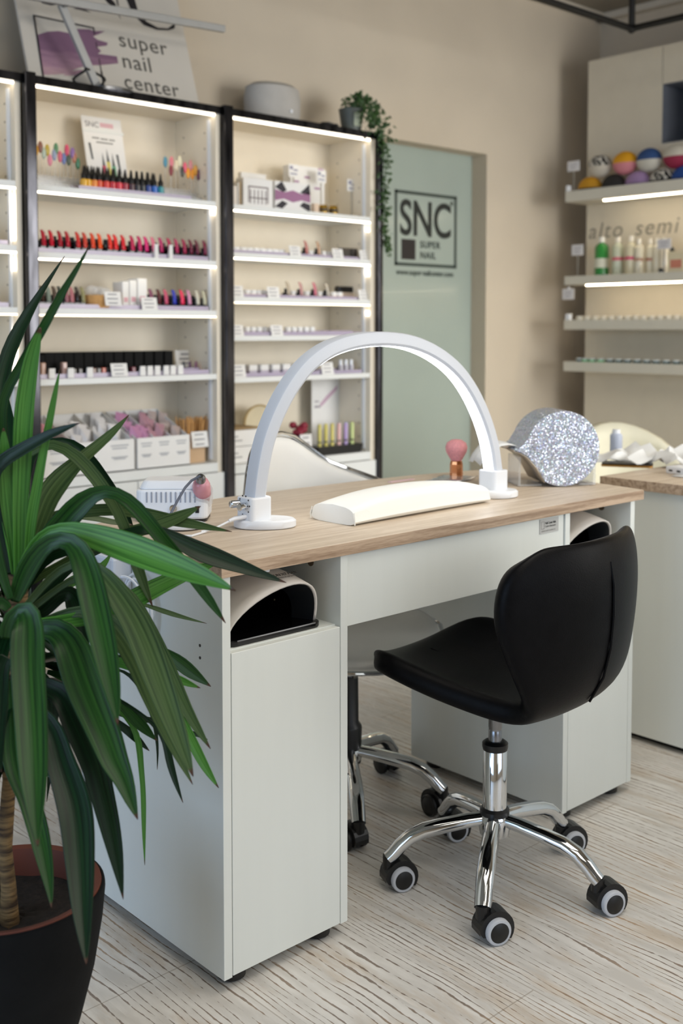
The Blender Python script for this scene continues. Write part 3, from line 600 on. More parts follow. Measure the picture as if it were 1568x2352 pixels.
# second shelf
Z=1.463
def jar_row(us,y,z,n,label,group,**k):
    for i,x in enumerate(us): jar(x,y,z,label%nth(i,len(us)),group,**k)
jar_row([2.629,2.664,2.696,2.729,2.762,2.796,2.828,2.862],3.49,Z,8,'low white jar on the second shelf by the door side, %s','white jars on the second shelf of the door-side cabinet',r=.017,h=.026,body='d8d0d8')
for x,c,n_ in zip([2.974,3.041],['c88078','c8a080'],['rose','tan']): polish(x,3.47,Z,c,'bottle with %s sample, second shelf beside the glass door'%n_,'sample bottles on the second shelf')
jar_row([3.02,3.093,3.127,3.162],3.49,Z,4,'cream jar between the price cards on the second shelf, %s','cream jars on the second shelf',r=.014,h=.03,body='e2cfc0')
for x,c in zip([3.204,3.229,3.268],('left','middle','right')): tag(put('black_clip_case',MB().box(-.016,0,0,.016,.03,.052),col('3a332c',.4),loc=(x,3.48,Z),bevel=.004),'dark case at the right end of the second shelf, the %s of three'%c,'case','dark cases on the second shelf')
for x,l in zip([2.897,3.132,3.289],('left of the rose sample','in front of the dark cases','at the far right')): printed_tag(x,3.436,Z,.058,.042,'white price card on the second shelf, %s'%l,'price cards on the second shelf of the door-side cabinet')
tray(2.56,3.28,3.448,3.53,Z,'lavender acrylic tray under the jars of the second shelf, door-side cabinet',.012)
# third shelf
Z=1.292
jar_row([2.685,2.716,2.747,2.778],3.49,Z,4,'cream jar between the two price cards on the third shelf, %s','cream jars at the left of the third shelf',r=.014,h=.03,body='e0c8bc')
for x,c,n_ in zip([2.875,2.945,3.021,3.09],['c8b8a0','d09c98','d87888','c8c0b0'],['sand','rose','coral pink','stone']): polish(x,3.47,Z,c,'bottle with %s sample, third shelf by the glass door'%n_,'sample bottles on the third shelf')
jar_row([2.929,3.005,3.077,3.152,3.187],3.495,Z,5,'cream jar behind the sample bottles on the third shelf, %s','cream jars behind the sample bottles',r=.015,h=.032,body='e4d0bc')
for x,l in zip([2.602,2.783,3.284],('at the far left','left of the sand sample','at the far right')): printed_tag(x,3.436,Z,.060,.044,'white price card on the third shelf, %s'%l,'price cards on the third shelf of the door-side cabinet')
tag(put('black_sunglasses_case',MB().box(-.048,0,0,.048,.03,.026),M['bglossy'],loc=(3.265,3.53,Z+.035),bevel=.006),'flat black case lying on top of the stock at the right of the third shelf','case')
white_box(3.211,3.328,3.525,3.57,Z,.034,'low beige box carrying the flat black case',c='c8b8a8')
tray(2.56,3.28,3.448,3.53,Z,'lavender acrylic tray under the stock of the third shelf, door-side cabinet',.012)
# fourth shelf
Z=1.141
jar_row([2.685,2.716,2.747,2.778,2.805],3.49,Z,5,'white-lidded jar between the two price cards on the fourth shelf, %s','white-lidded jars left on the fourth shelf',r=.013,h=.034,body='c8c0cc')
jar_row([2.897,2.929,2.962,2.996,3.029],3.49,Z,5,'white-lidded jar right of the second card on the fourth shelf, %s','white-lidded jars right on the fourth shelf',r=.013,h=.034,body='c8c0cc')
for x,l in zip([2.602,2.801],('at the far left','between the jars')): printed_tag(x,3.436,Z,.060,.042,'white price card on the fourth shelf, %s'%l,'price cards on the fourth shelf of the door-side cabinet')
tray(2.56,3.28,3.448,3.53,Z,'lavender acrylic tray under the jars of the fourth shelf, door-side cabinet',.014)
# fifth shelf
Z=.978
us=[2.711,2.769,2.828,2.885,2.948]
for i,x in enumerate(us):
    t=thing('square_jar','square white-lidded jar on the fifth shelf, %s of five'%nth(i,5),'jar',(x,3.48,Z),0,'square jars on the fifth shelf'); put('body',MB().box(-.02,0,0,.02,.04,.022),col('c4bccb',.3),t,bevel=.002); put('lid',MB().box(-.021,-.001,.022,.021,.041,.046),M['card'],t,bevel=.003)
for x,l in zip([2.608,3.073],('at the far left','seen through the arch lamp')): printed_tag(x,3.436,Z,.066,.05,'white price card on the fifth shelf, %s'%l,'price cards on the fifth shelf of the door-side cabinet')
for i,x in enumerate([3.192,3.223,3.254]):
    t=thing('spray_vial','small clear vial with white cap on the fifth shelf, %s of three'%nth(i,3),'bottle',(x,3.49,Z),0,'clear vials on the fifth shelf'); put('vial',MB().cyl((0,0,0),.012,.035,12),col('b8b4bc',.15),t,smooth=True); put('cap',MB().cyl((0,0,.035),.008,.022,12),M['plastic'],t,smooth=True)
tray(2.56,3.28,3.448,3.53,Z,'lavender acrylic tray under the square jars of the fifth shelf',.014)
# bottom of cabinet two
Z=.637
t=thing('colour_tube_tray','black tray of pastel yellow, pink, lilac and blue tubes','tray',(3.149,3.47,Z))
put('tray',MB().prism([(-.115,0),(.115,0),(.13,.035),(-.13,.035)],lambda a,b:(a,-.03,b),lambda a,b:(a,.06,b)),M['bplastic'],t)
for i,(dx,c) in enumerate(((-.10,'cfc46a'),(-.082,'d8cc74'),(-.064,'d0c468'),(-.046,'dcd080'),(-.028,'d4c870'),(-.010,'d8cc7c'),(.010,'e0b4b0'),(.032,'d8ccd0'),(.050,'b49ccc'),(.070,'94c0d8'),(.088,'c8d48c'),(.104,'dcd488'))):
    p=put('tube',MB().lathe([(.0085,.012),(.0085,.12),(.006,.128)],(dx,-.005+(.02 if i%2 else 0),0),10),col(c,.35),t,smooth=True)
    put('black_band',MB().lathe([(.0088,.05),(.0088,.056)],(dx,-.005+(.02 if i%2 else 0),0),10),col('3c3a34',.5),p)
t=thing('display_card','white display card with a diagonal pastel streak behind the tubes','card',(3.226,3.62,Z)); put('card',MB().box(-.085,0,0,.085,.004,.31),M['card'],t)
put('pastel_streak',MB().prism([(-.03,.19),(.06,.26),(.065,.28),(.0,.235),(-.04,.20)],lambda a,b:(a,-.0015,b),lambda a,b:(a,-.0003,b)),col('c8a8bc',.6),t)
put('print',MB().box(-.07,-.0015,.185,-.035,-.0003,.195).box(-.07,-.0015,.21,-.045,-.0003,.216),col('a8a0a8',.6),t)
t=thing('rose_cup','purple-grey cup of dark red rose heads with a white card','cup',(2.976,3.50,Z))
put('cup',MB().lathe([(.030,0),(.042,.085),(.038,.085),(.028,.004)],n=18),col('7c6c84',.4),t,smooth=True)
for k in range(9): put('rose_head',MB().ell((R_.uniform(-.042,.042),R_.uniform(-.03,.03),.098+R_.uniform(0,.03)),.017,.017,.015,8,6),col('8c1c34',.5),t,smooth=True)
printed_tag(2.955,3.44,Z+.02,.062,.075,'white price card hanging on the rose cup',lean=.004)
t=thing('round_brush_disc','pale round disc leaning at the left of the bottom compartment','disc',(2.824,3.60,Z+.07)); put('disc',MB().cyl((0,0,.07),.072,.02,28,axis=(-.1,-1,.15)),col('d2c6a8',.7),t,smooth=True); put('rim',MB().tube([(.075*math.cos(a),-.012,.07+.075*math.sin(a)) for a in [2*PI*i/28 for i in range(28)]],.004,6,closed=True),col('b09868',.6),t,smooth=True)
for i in range(2):
    t=thing('storage_box','white storage box under the round disc, %s of two'%('lower','upper')[i],'box',(2.625,3.47,Z+i*.066),0,'storage boxes in the bottom compartment'); put('box',MB().box(-.06,0,0,.10,.16,.064),M['card'],t,bevel=.002); put('print',MB().box(-.045,-.001,.02,.02,-.0001,.026).box(-.045,-.001,.036,.0,-.0001,.042),col('a8a8a8',.6),t)
tag(put('brown_lid',MB().box(-.06,0,0,.10,.16,.008),col('9a8058',.7),loc=(2.625,3.47,Z+.132)),'thin brown board lying on the storage boxes','board')

# cabinet zero: sliver at the left
t=thing('display_pen','upright sample bottle with red tip on a black stand, left cabinet','display',(1.595,3.47,1.655)); put('stand',MB().lathe([(.045,0),(.045,.012),(.022,.035)],n=20),M['bglossy'],t); put('bottle',MB().cyl((-.01,0,.035),.010,.035,12),M['plastic'],t,smooth=True); put('body',MB().cyl((-.01,0,.07),.009,.075,12),col('6c5450',.4),t,smooth=True); put('tip',MB().lathe([(.007,.145),(.004,.168),(.001,.175)],(-.01,0,0),10),col('b85040',.4),t,smooth=True); put('yellow_mark',MB().box(-.012,-.0465,.004,.012,-.044,.014),col('d8b820',.5),t)
for zz,nm in ((1.444,'second'),(1.239,'third')):
    for i in range(4): polish(1.52+i*.034,3.48,zz+.006,['6c3c34','4c3028','7c5848','3a2c28'][i],'dark bottle with brown sample, %s shelf of the cut-off cabinet, %s'%(nm,nth(i,4)),'brown samples on the %s shelf of the left cabinet'%nm)
    tray(1.48,1.66,3.448,3.54,zz,'lavender acrylic tray on the %s shelf of the cut-off cabinet'%nm)
tag(put('white_tag_block',MB().box(-.02,0,0,.02,.02,.05),M['card'],loc=(1.64,3.44,.997),bevel=.001),'white tag on the fourth shelf of the cut-off cabinet','tag')

# ---------------------------------------------------------------- on top of the cabinets
sgn=bpy.data.objects.new('leaning_signboard',None); COL.objects.link(sgn); tag(sgn,'large white signboard reading super nail center, leaning on the wall','sign')
BU=Vector((1,0,0)); BV=Vector((0,.2,.6)).normalized(); BN=BU.cross(BV)   # BN faces the room
sgn.matrix_world=Matrix(((BU.x,BV.x,BN.x,1.777),(BU.y,BV.y,BN.y,3.50),(BU.z,BV.z,BN.z,2.003),(0,0,0,1)))
put('board',MB().box(0,0,-.012,.698,.64,0),pm('sign_panel','cdc8bf',.5,var=.01),sgn)
def flat(pts,name,mat): put(name,MB().prism(pts,lambda a,b:(a,b,.0002),lambda a,b:(a,b,.0016)),mat,sgn)
sk=col('232126',.5)
fm=MB()
def bar3(p,q,w):
    d=Vector((q[0]-p[0],q[1]-p[1])).normalized(); n=Vector((-d.y,d.x))*w/2; P=Vector(p);Q=Vector(q); fm.prism([P-n,Q-n,Q+n,P+n],lambda a,b:(a,b,.0018),lambda a,b:(a,b,.0026))
bar3((.0575,.262),(.0510,.022),.006); bar3((.0545,.262),(.292,.262),.006); bar3((.0510,.025),(.29,.025),.006); bar3((.291,.262),(.2895,.235),.004); bar3((.289,.205),(.2885,.18),.003); bar3((.2885,.14),(.288,.09),.003); bar3((.288,.09),(.2875,.025),.006)
put('logo_frame',fm,sk,sgn)
flat([(0.0608,0.1898),(0.1022,0.2099),(0.1458,0.2205),(0.1967,0.2205),(0.2237,0.2449),(0.2723,0.2531),(0.2911,0.2499),(0.3356,0.259),(0.3111,0.2435),(0.2813,0.2271),(0.2987,0.2166),(0.3389,0.2123),(0.333,0.2006),(0.2894,0.187),(0.3042,0.1725),(0.2874,0.1589),(0.367,0.1633),(0.3667,0.1353),(0.2856,0.1138),(0.2346,0.103),(0.1973,0.0878),(0.1403,0.0543),(0.0747,0.0397),(0.0529,0.036)],'brush_painting',M['brush'])
flat([(0.1304,0.046),(0.1596,0.0677),(0.2045,0.0806),(0.2266,0.0794),(0.192,0.0599),(0.1563,0.0504)],'brush_painting',M['brush'])
def stext(s,u,z,size): text(s,size,col('4e4c48',.6),'lettering',sgn,Matrix.Translation((u,z,.0004)),space=1.08,ext=.001)
LB=[(0.3865,0.2056),(0.5897,0.2118),(0.3853,0.1193),(0.5085,0.1215),(0.3789,0.026),(0.6095,0.0359)]
stext('super',LB[0][0],LB[0][1]+.004,.088); stext('nail',LB[2][0]-.002,LB[2][1]+.004,.088); stext('center',LB[4][0]-.004,LB[4][1]+.013,.085)
flat([(0.3574,0.4055),(0.3841,0.4115),(0.4049,0.3875),(0.4163,0.3254),(0.3973,0.3679),(0.3712,0.3836)],'large_letter',sk)
flat([(0.4134,0.411),(0.4192,0.4123),(0.42,0.3801),(0.4146,0.3807)],'large_letter',sk)
flat([(0.457,0.4245),(0.4958,0.4297),(0.5005,0.3796),(0.53,0.3385),(0.5768,0.3226),(0.6231,0.3284),(0.6544,0.3534),(0.6624,0.3532),(0.6543,0.3348),(0.6235,0.3211),(0.5706,0.3122),(0.5148,0.3208),(0.4736,0.3592)],'large_letter',sk)
flat([(0.2217,0.3258),(0.255,0.3366),(0.2916,0.3253),(0.2548,0.326)],'large_letter',sk)
flat([(0.0812,0.3322),(0.1069,0.3278),(0.1359,0.3224),(0.165,0.334),(0.1644,0.3304),(0.1353,0.3188),(0.1021,0.32)],'large_letter',sk)

lp=thing('desk_lamp','grey metal desk lamp with long LED bar, folded in front of the signboard','lamp',(2.06,3.445,2.0))
put('base',MB().lathe([(.054,0),(.054,.010),(.03,.018),(.012,.022)],(.0,0,0),28,sx=1.5),M['steel'],lp,smooth=True)
def obox(p,q,w,h):
    m=MB(); p=Vector(p);q=Vector(q); d=(q-p).normalized(); s=d.cross(Vector((0,1,0))).normalized()*w/2; n=Vector((0,1,0))*h/2
    m.add([p-s-n,p+s-n,p+s+n,p-s+n,q-s-n,q+s-n,q+s+n,q-s+n],[(0,1,2,3),(7,6,5,4),(0,4,5,1),(1,5,6,2),(2,6,7,3),(3,7,4,0)]); return m
g=pm('lamp_grey','a5a5a3',.45,metal=.3)
put('arm',obox((-.06,0,.01),(-.194,0,.268),.028,.018),g,lp,bevel=.003)
put('light_bar',obox((-.44,-.02,.262),(.475,-.02,.302),.026,.02),g,lp,bevel=.003)
put('joint',MB().cyl((-.19,.012,.266),.011,.04,14,axis=(0,-1,0)),M['steel'],lp,smooth=True)
put('power_cable',MB().tube([(-.09+.055*math.cos(a)+.012*math.sin(3*a),-.01+.02*math.sin(2*a),.034+.030*math.sin(a)) for a in [i*.5 for i in range(30)]],.0042,6),M['bplastic'],lp,smooth=True)
put('power_cable',MB().tube([(-.19,0,.27),(-.23,0,.262),(-.28,0,.275),(-.34,0,.31),(-.40,0,.34)],.003,6),M['bplastic'],lp,smooth=True)

sp=thing('smart_speaker','rounded grey fabric speaker on top of the cabinet','speaker',(2.885,3.57,2.0))
put('body',MB().lathe([(.085,0),(.118,.008),(.128,.05),(.130,.11),(.122,.15),(.10,.163),(.0,.166)],n=32,sy=.72),pm('speaker_fabric','b3b0ab',.9,bump=.4,bscale=400),sp,smooth=True)
put('top_rim',MB().lathe([(.100,.1632),(.094,.1675),(.0,.168)],n=32,sy=.72),M['trim'],sp,smooth=True)
put('logo_mark',MB().box(.018,-.0965,.045,.030,-.0925,.058),M['plastic'],sp,bevel=.001)
tag(put('cable_coil',MB().tube([(.05*math.cos(a)*(1-.01*i),.025*math.sin(a),.006+.010*abs(math.sin(i*.7))) for i,a in enumerate([k*.6 for k in range(26)])],.004,6),M['bplastic'],loc=(3.10,3.46,2.005),smooth=True),'black cable coil lying on the cabinet top between speaker and ivy','cable')

iv=thing('potted_ivy','trailing ivy in a grey tin pot, spilling over the cabinet corner','plant',(3.255,3.49,2.0))
put('pot',MB().lathe([(.040,0),(.054,.10),(.056,.105),(.050,.105),(.045,.09)],n=24),pm('tin_pot','5e635e',.5,metal=.2),iv,smooth=True)
put('pot_label',MB().lathe([(.047,.03),(.053,.085)],n=40).__class__().grid([[(.0475*math.cos(a)*(1+.12*k),.0475*math.sin(a)*(1+.12*k),.03+.055*k) for k in (0,1)] for a in [-2.1+.1*i for i in range(9)]]),col('c8d0b8',.6),iv,smooth=True,solid=.001)
TR=[(3.2278,2.0689),(3.2864,2.0766),(3.3227,2.0392),(3.3437,1.9958),(3.3491,1.9227),(3.3546,1.8309),(3.3497,1.7379),(3.3447,1.6447),(3.3582,1.5526),(3.3769,1.4975)]
fl=MB(); st=MB()
TP=[Vector((a-3.255,-.105,b-2.0)) for a,b in TR]
def iv_leaf(c,s):
    n=Vector((R_.gauss(-.3,.6),R_.gauss(-1,.5),R_.gauss(.1,.5))).normalized(); u=n.cross(Vector((R_.uniform(-1,1),R_.uniform(-1,1),R_.uniform(-1,1)))).normalized(); v=n.cross(u)
    fl.add([c-u*s,c-u*.3*s+v*.55*s,c+u*s,c-u*.3*s-v*.55*s,c+n*.2*s],[(0,3,4),(3,2,4),(2,1,4),(1,0,4)])
for k in range(330):
    t_=R_.random()**1.0*(len(TP)-1.01); i=int(t_); c=TP[i].lerp(TP[i+1],t_-i); sp_=.042*(1-.06*t_)
    iv_leaf(c+Vector((R_.gauss(0,sp_*.62),R_.gauss(0,sp_*.4),R_.gauss(0,sp_*.5))),R_.uniform(.009,.016))
for k in range(230):
    a=R_.uniform(0,6.28); r=R_.uniform(.0,.085); iv_leaf(Vector((.045+r*math.cos(a)*1.1,-.01+r*math.sin(a)*.8,.115+R_.uniform(-.02,.075)*(1-r*6))),R_.uniform(.009,.015))
for k in range(60): iv_leaf(TP[1].lerp(TP[3],R_.random())+Vector((R_.gauss(-.02,.04),R_.gauss(.03,.03),R_.gauss(.0,.03))),R_.uniform(.009,.015))
put('foliage',fl,M['green'],iv)
put('stem',MB().tube([(.02,0,.10),(.06,-.05,.115),tuple(TP[2])]+[tuple(p) for p in TP[3:]],.002,5),M['green'],iv,smooth=True)

# ---------------------------------------------------------------- tall cabinet and floating shelves on the right
t=thing('tall_wall_cabinet','tall greige wall cabinet with a grey open niche, along the right wall','cabinet',(5.0,3.505,0))
# local y runs towards the camera side as negative
yn0,yn1=-.447,-.80
cab=MB(); cab.box(0,-2.6,0,.40,yn1,2.595).box(0,yn0,0,.40,0,2.595).box(0,yn1,2.403,.40,yn0,2.595).box(0,yn1,0,.40,yn0,2.105)
put('carcass',cab,M['greige'],t)
put('niche_lining',MB().box(.30,yn1,2.105,.31,yn0,2.403).box(.002,yn0-.004,2.105,.30,yn0-.0005,2.403).box(.002,yn1,2.398,.30,yn0-.004,2.4025).box(.002,yn1+.0005,2.1055,.30,yn0-.004,2.11),M['niche'],t)
put('door_seam',MB().box(-.0008,yn0-.002,2.405,.0,yn0+.0,2.59),col('7d766a',.8),t)
for wd,wy in (('alto',-.012),('semi',-.298)): text(wd,.118,col('8d8678',.8),'handwritten_lettering',t,frame((-.0015,wy,1.652),(0,-1,0),(0,0,1)),shear=.22,space=1.18,ext=.0005)
def tray_shelf(z0,z1,label,led,y1=3.478,y0=1.0):
    t=thing('wall_shelf',label,'shelf',(4.77,y1,z0),0,'white tray shelves on the greige cabinet'); h=z1-z0
    put('board',MB().box(.014,-(y1-y0),0,.23,-.014,.015),M['tshelf'],t); put('front_lip',MB().box(0,-(y1-y0),0,.014,0,h),M['tshelf'],t,bevel=.001); put('end_lip',MB().box(.014,-.014,0,.23,0,h),M['tshelf'],t,bevel=.001)
    if led: put('led_strip',MB().box(.05,-(y1-y0),-.005,.062,-.20 if led==1 else -.10,0),M['ledwarm'],t)
    return z0+.015
za=tray_shelf(1.828,1.884,'white tray shelf carrying the two-tone round pouches, topmost on the right',1)
zb=tray_shelf(1.398,1.443,'white tray shelf with bottles, second from the top on the right',2)
zc=tray_shelf(1.165,1.215,'white tray shelf with small jars, third from the top on the right',0)
zd=tray_shelf(.947,.998,'white tray shelf with green and black labelled jars, lowest on the right',0)
def pouch(y,z,top,bot,label):
    t=thing('round_pouch',label,'pouch',(4.88,y,z),0,'two-tone round pouches on the topmost tray shelf')
    for zm,zx,c in ((0,1,top),(-1,0,bot)):
        put('upper_half' if zm==0 else 'lower_half',MB().ell((0,0,.0),.040,.070,.060,24,8,zm,zx),M['zebra'] if c=='z' else col(c,.7),t,smooth=True)
Yb=[3.402,3.257,3.116,2.979,2.854]; Yt=[3.342,3.192,3.053,2.902,2.766]
for y,(a,b,l) in zip(Yb,(('d69a20','2a2826','yellow over black round pouch, lowest at the left end of the shelf'),('2a2826','3a3634','all-black round pouch in the bottom row under the pink one'),('a98ab4','8a7094','lilac round pouch in the bottom row'),('z','3a3634','zebra over black round pouch in the bottom row'),('1c4a94','1c3a74','royal blue round pouch in the bottom row at the picture edge'))): pouch(y,za+.060,a,b,l)
for y,(a,b,l) in zip(Yt,(('z','cfc6b6','zebra over cream round pouch, leftmost in the top row'),('e2a010','d88890','yellow over pink round pouch in the top row'),('2c4c80','cfcabc','navy over cream round pouch in the top row'),('cfc8b8','982444','cream over crimson round pouch in the top row'),('e0c070','e0c070','pale yellow round pouch at the picture edge in the top row'))): pouch(y,za+.167,a,b,l)
def sign_y(y,x,z,w_,h,label,stem=None,group=None,c='c9c6cc'):
    t=thing('price_sign',label,'sign',(x,y,z),0,group)
    put('card',MB().box(0,-w_/2,0,.003,w_/2,h),col('d8d5d6',.6),t)
    put('print',MB().box(-.001,-w_*.3,h*.6,-.0001,w_*.3,h*.68).box(-.001,-w_*.2,h*.3,-.0001,w_*.25,h*.38),col('a09ca4',.6),t)
    if stem: put('stem',MB().box(.003,-.003,-stem,.007,.003,h*.5),col('8c8880',.5),t)
    else: put('clip',MB().box(.003,-.006,h*.8,.010,.006,h*1.15),M['plastic'],t)
YS=[3.434,3.356,3.342,3.451]
sign_y(3.44,4.785,1.987,.074,.052,'white price sign clipped beside the zebra pouch',stem=.10)
sign_y(3.42,4.80,1.551,.070,.056,'grey price sign standing left of the green bottle',stem=.155)
sign_y(3.455,4.772,1.322,.072,.056,'white price sign hanging under the end of the second tray shelf',stem=None)
tag(put('clip_block',MB().box(0,-.01,0,.02,.01,.03),M['plastic'],loc=(4.77,3.465,1.884),bevel=.002),'small white clip block on the end of the topmost tray shelf','clip')
tag(put('clip_block',MB().box(0,-.014,0,.02,.014,.032),M['plastic'],loc=(4.77,3.455,1.215),bevel=.002),'small white clip block on the end of the third tray shelf','clip')
# bottles
def bottle_y(y,x,z,r,h,c,cap,label,bands=(),group=None):
    t=thing('pump_bottle',label,'bottle',(x,y,z),0,group)
    put('bottle',MB().lathe([(r*.9,0),(r,.004),(r,h*.86),(r*.75,h*.93),(r*.4,h*.96),(r*.38,h)],n=20),col(c,.2,coat=.3),t,smooth=True)
    put('cap',MB().lathe([(r*.45,h*.98),(r*.45,h*1.09),(r*.38,h*1.12)],n=14),col(cap,.4),t,smooth=True)
    for a,b,cc in bands: put('label_band',MB().lathe([(r*1.015,a*h),(r*1.015,b*h)],n=20),col(cc,.5),t,smooth=True)
bottle_y(3.31,4.86,zb,.036,.205,'2f8a3c','e4e2da','green bottle with a white band and white cap on the second tray shelf',((.34,.58,'d8d8c4'),))
for i,(y,cc,l) in enumerate(zip([3.213,3.136,3.09,3.05,3.011,2.974],[('d86878',),('d85878',),('b89078',),('b88470',),(),()],['with a pink mark, just right of the green one','with a crimson mark','with a brown mark','with a tan mark','plain, left of the grey sign','plain, right of the grey sign'])):
    bottle_y(y,4.86 if i<3 else 4.9,zb,.030 if i<2 else .024,.20 if i<2 else .185,['c8ccb4','d4ccb0','d8d2be','dcd6c0','dcd6c2','dcd4c0'][i],'ece6d8','cream bottle on a tray shelf, '+l,[(.52,.60,cc[0])] if cc else (),'cream bottles on the second tray shelf')
sign_y(2.913,4.80,1.557,.075,.05,'grey square sign standing among the cream bottles',stem=.15)
t=thing('brush_figure','black brush-like holder in front of the cream bottles','brush',(4.81,2.886,zb+.03)); put('handle',MB().tube([(0,0,0),(0,.005,.05),(0,-.008,.10)],.005,6),col('4c4a3c',.6),t,smooth=True); put('head',MB().ell((0,-.012,.11),.008,.012,.012,8,6),col('3c3c34',.6),t,smooth=True); put('arm',MB().tube([(0,0,.07),(0,-.03,.105)],.003,6),col('4c4a3c',.6),t,smooth=True)
t=thing('red_label_packet','cream packet with an orange-red print at the picture edge','box',(4.80,2.847,zb+.0)); put('packet',MB().box(0,-.045,0,.03,.045,.13),col('dcd0b0',.6),t,bevel=.002); put('red_print',MB().box(-.001,-.03,.05,-.0001,.03,.09),col('c8806a',.6),t)
tag(put('black_stopper',MB().lathe([(.012,0),(.012,.012),(.006,.02)],n=12),M['bplastic'],loc=(4.80,2.928,zb+.032)),'small black stopper on the second tray shelf','stopper')
tag(put('support_block',MB().box(-.012,-.012,0,.012,.012,.032),M['plastic'],loc=(4.80,2.928,zb)),'small white block carrying the black stopper','block')
for i,y in enumerate([3.416,3.367,3.319,3.269,3.222,3.173,3.127,3.079,3.034,2.987,2.941,2.896,2.851,2.806]):
    jar(4.83,y,zc,'cream-lidded jar on the third tray shelf, %s'%nth(i,15),'jars on the third tray shelf',r=.021,h=.055,body='b8b2a6',lid='e8e2d2',name='cream_jar')
for i,y in enumerate([3.416,3.381,3.338,3.285,3.232,3.18,3.127,3.071,3.017,2.963,2.908,2.853,2.799]):
    lc='7cc48a' if 0<i<4 else '3c5c5c'; nm='green' if 0<i<4 else 'dark teal'
    t=thing('labelled_jar','white jar with %s label on the lowest tray shelf, %s'%(nm,nth(i,14)),'jar',(4.83,y,zd),0,'labelled jars on the lowest tray shelf'); put('body',MB().lathe([(.02,0),(.021,.002),(.021,.054)],n=16),col('d8dcd8',.35),t,smooth=True)
    put('label_band',MB().lathe([(.0214,.034),(.0214,.046)],n=16),col(lc,.5),t,smooth=True)

# ---------------------------------------------------------------- counter behind the desk on the right
ct=thing('side_counter','white counter with a wooden top, behind the right end of the desk','counter',(2.68,1.80,0))
put('carcass',MB().box(.0,-2.2,.02,.60,-.0,.718),M['desk'],ct,bevel=.001)
put('plinth',MB().box(.03,-2.2,0,.58,-.03,.02),M['bplastic'],ct)
put('worktop',MB().box(-.012,-2.22,.718,.66,.012,.745),M['oak'],ct,bevel=.001)
put('worktop_edge',MB().box(-.0145,-2.22,.718,-.012,.012,.745),M['oakedge'],ct)
CZ=.745
ph_=thing('smartphone','black smartphone in a gold-edged case lying on the side counter','phone',(2.9302,1.8931)+(CZ,),math.radians(12))
put('body',MB().prism(rrect(-.075,-.038,.075,.038,.01),lambda a,b:(a,b,.002),lambda a,b:(a,b,.010)),M['bglossy'],ph_); put('gold_edge',MB().prism(rrect(-.0765,-.0395,.0765,.0395,.011),lambda a,b:(a,b,0),lambda a,b:(a,b,.006)),col('b88a48',.3,metal=.7),ph_)
ph_.rotation_euler=(0,0,math.radians(-60))
def crumple(name,label,cat,loc,pts,hgt,mat,n=9):
    m=MB(); P=[]
    rr=random.Random(int(loc[0]*1000))
    for i in range(n):
        row=[]
        for j in range(n):
            a=i/(n-1);b=j/(n-1); p=[(1-a)*(1-b)*pts[0][k]+a*(1-b)*pts[1][k]+a*b*pts[2][k]+(1-a)*b*pts[3][k] for k in range(2)]
            e=math.sin(PI*a)*math.sin(PI*b); row.append((p[0]+rr.uniform(-.006,.006),p[1]+rr.uniform(-.006,.006),.002+hgt*(.25+.75*rr.random())*(.35+.65*e)))
        P.append(row)
    return tag(put(name,m.grid(P),mat,loc=loc,smooth=True,solid=.0012,soff=1),label,cat)
crumple('tissue_stack','crumpled white tissues on the side counter behind the phone','tissue',(2.99,1.93,CZ),[(-.12,.08),(-.10,-.08),(.14,-.14),(.12,.06)],.075,M['tissue'])
crumple('tissue_sheet','white tissue sheet standing beside the crumpled tissues','tissue',(3.02,1.76,CZ),[(-.05,.10),(-.07,-.06),(.07,-.08),(.08,.08)],.085,M['tissue'])
t=thing('cream_tube','bluish white bottle standing on the side counter beside the tissues','bottle',(3.0826,2.0347)+(CZ,)); put('bottle',MB().lathe([(.018,0),(.02,.004),(.02,.075),(.014,.082)],n=18),col('b8c0d2',.3),t,smooth=True); put('cap',MB().cyl((0,0,.082),.013,.012,14),M['plastic'],t,smooth=True)
t=thing('usb_charger','white charger with two dark ports at the picture edge of the counter','charger',(2.8843,1.6845)+(CZ,),math.radians(-10)); put('body',MB().box(-.03,-.04,0,.03,.03,.022),M['plastic'],t,bevel=.004); put('port',MB().box(-.0305,-.025,.008,-.0298,-.012,.013),M['bplastic'],t); put('port',MB().box(-.0305,.004,.008,-.0298,.017,.013),M['bplastic'],t)
t=thing('pink_case','translucent pink storage case at the far end of the side counter','case',(3.22,1.72,CZ)); put('case',MB().box(-.05,-.10,0,.05,.06,.06),col('b89aa8',.3,alpha=.75),t,bevel=.006); put('lid',MB().box(-.052,-.102,.06,.052,.062,.068),col('a88898',.3),t,bevel=.003)
crumple('paper_sheet','thin paper lying at the picture edge of the side counter','paper',(2.86,1.62,CZ),[(-.06,.05),(-.05,-.09),(.10,-.10),(.09,.04)],.004,M['tissue'],5)
# cream chair behind the counter
cc_=thing('cream_chair','cream upholstered chair behind the side counter','chair',(3.80,2.44,0),math.radians(-35))
cm=pm('cream_upholstery','d6d2bc',.6,var=.03)
P=[]
for i in range(13):
    a=-1+i/6.0; row=[]
    for k in range(7):
        z=.40+.38*k/6*math.sqrt(max(0,1-.72*a*a*(k/6.0)**2)); row.append((.27*a,-.16*a*a+.20,z))
    P.append(row)
put('backrest',MB().grid(P),cm,cc_,smooth=True,solid=.05)
put('seat',MB().lathe([(.20,.38),(.235,.40),(.235,.44),(.20,.465),(0,.47)],n=28),cm,cc_,smooth=True)
for a in (.8,2.4,3.9,5.5): put('leg',MB().tube([(.14*math.cos(a),.14*math.sin(a),.39),(.2*math.cos(a),.2*math.sin(a),0)],.013,8),M['steel'],cc_,smooth=True)

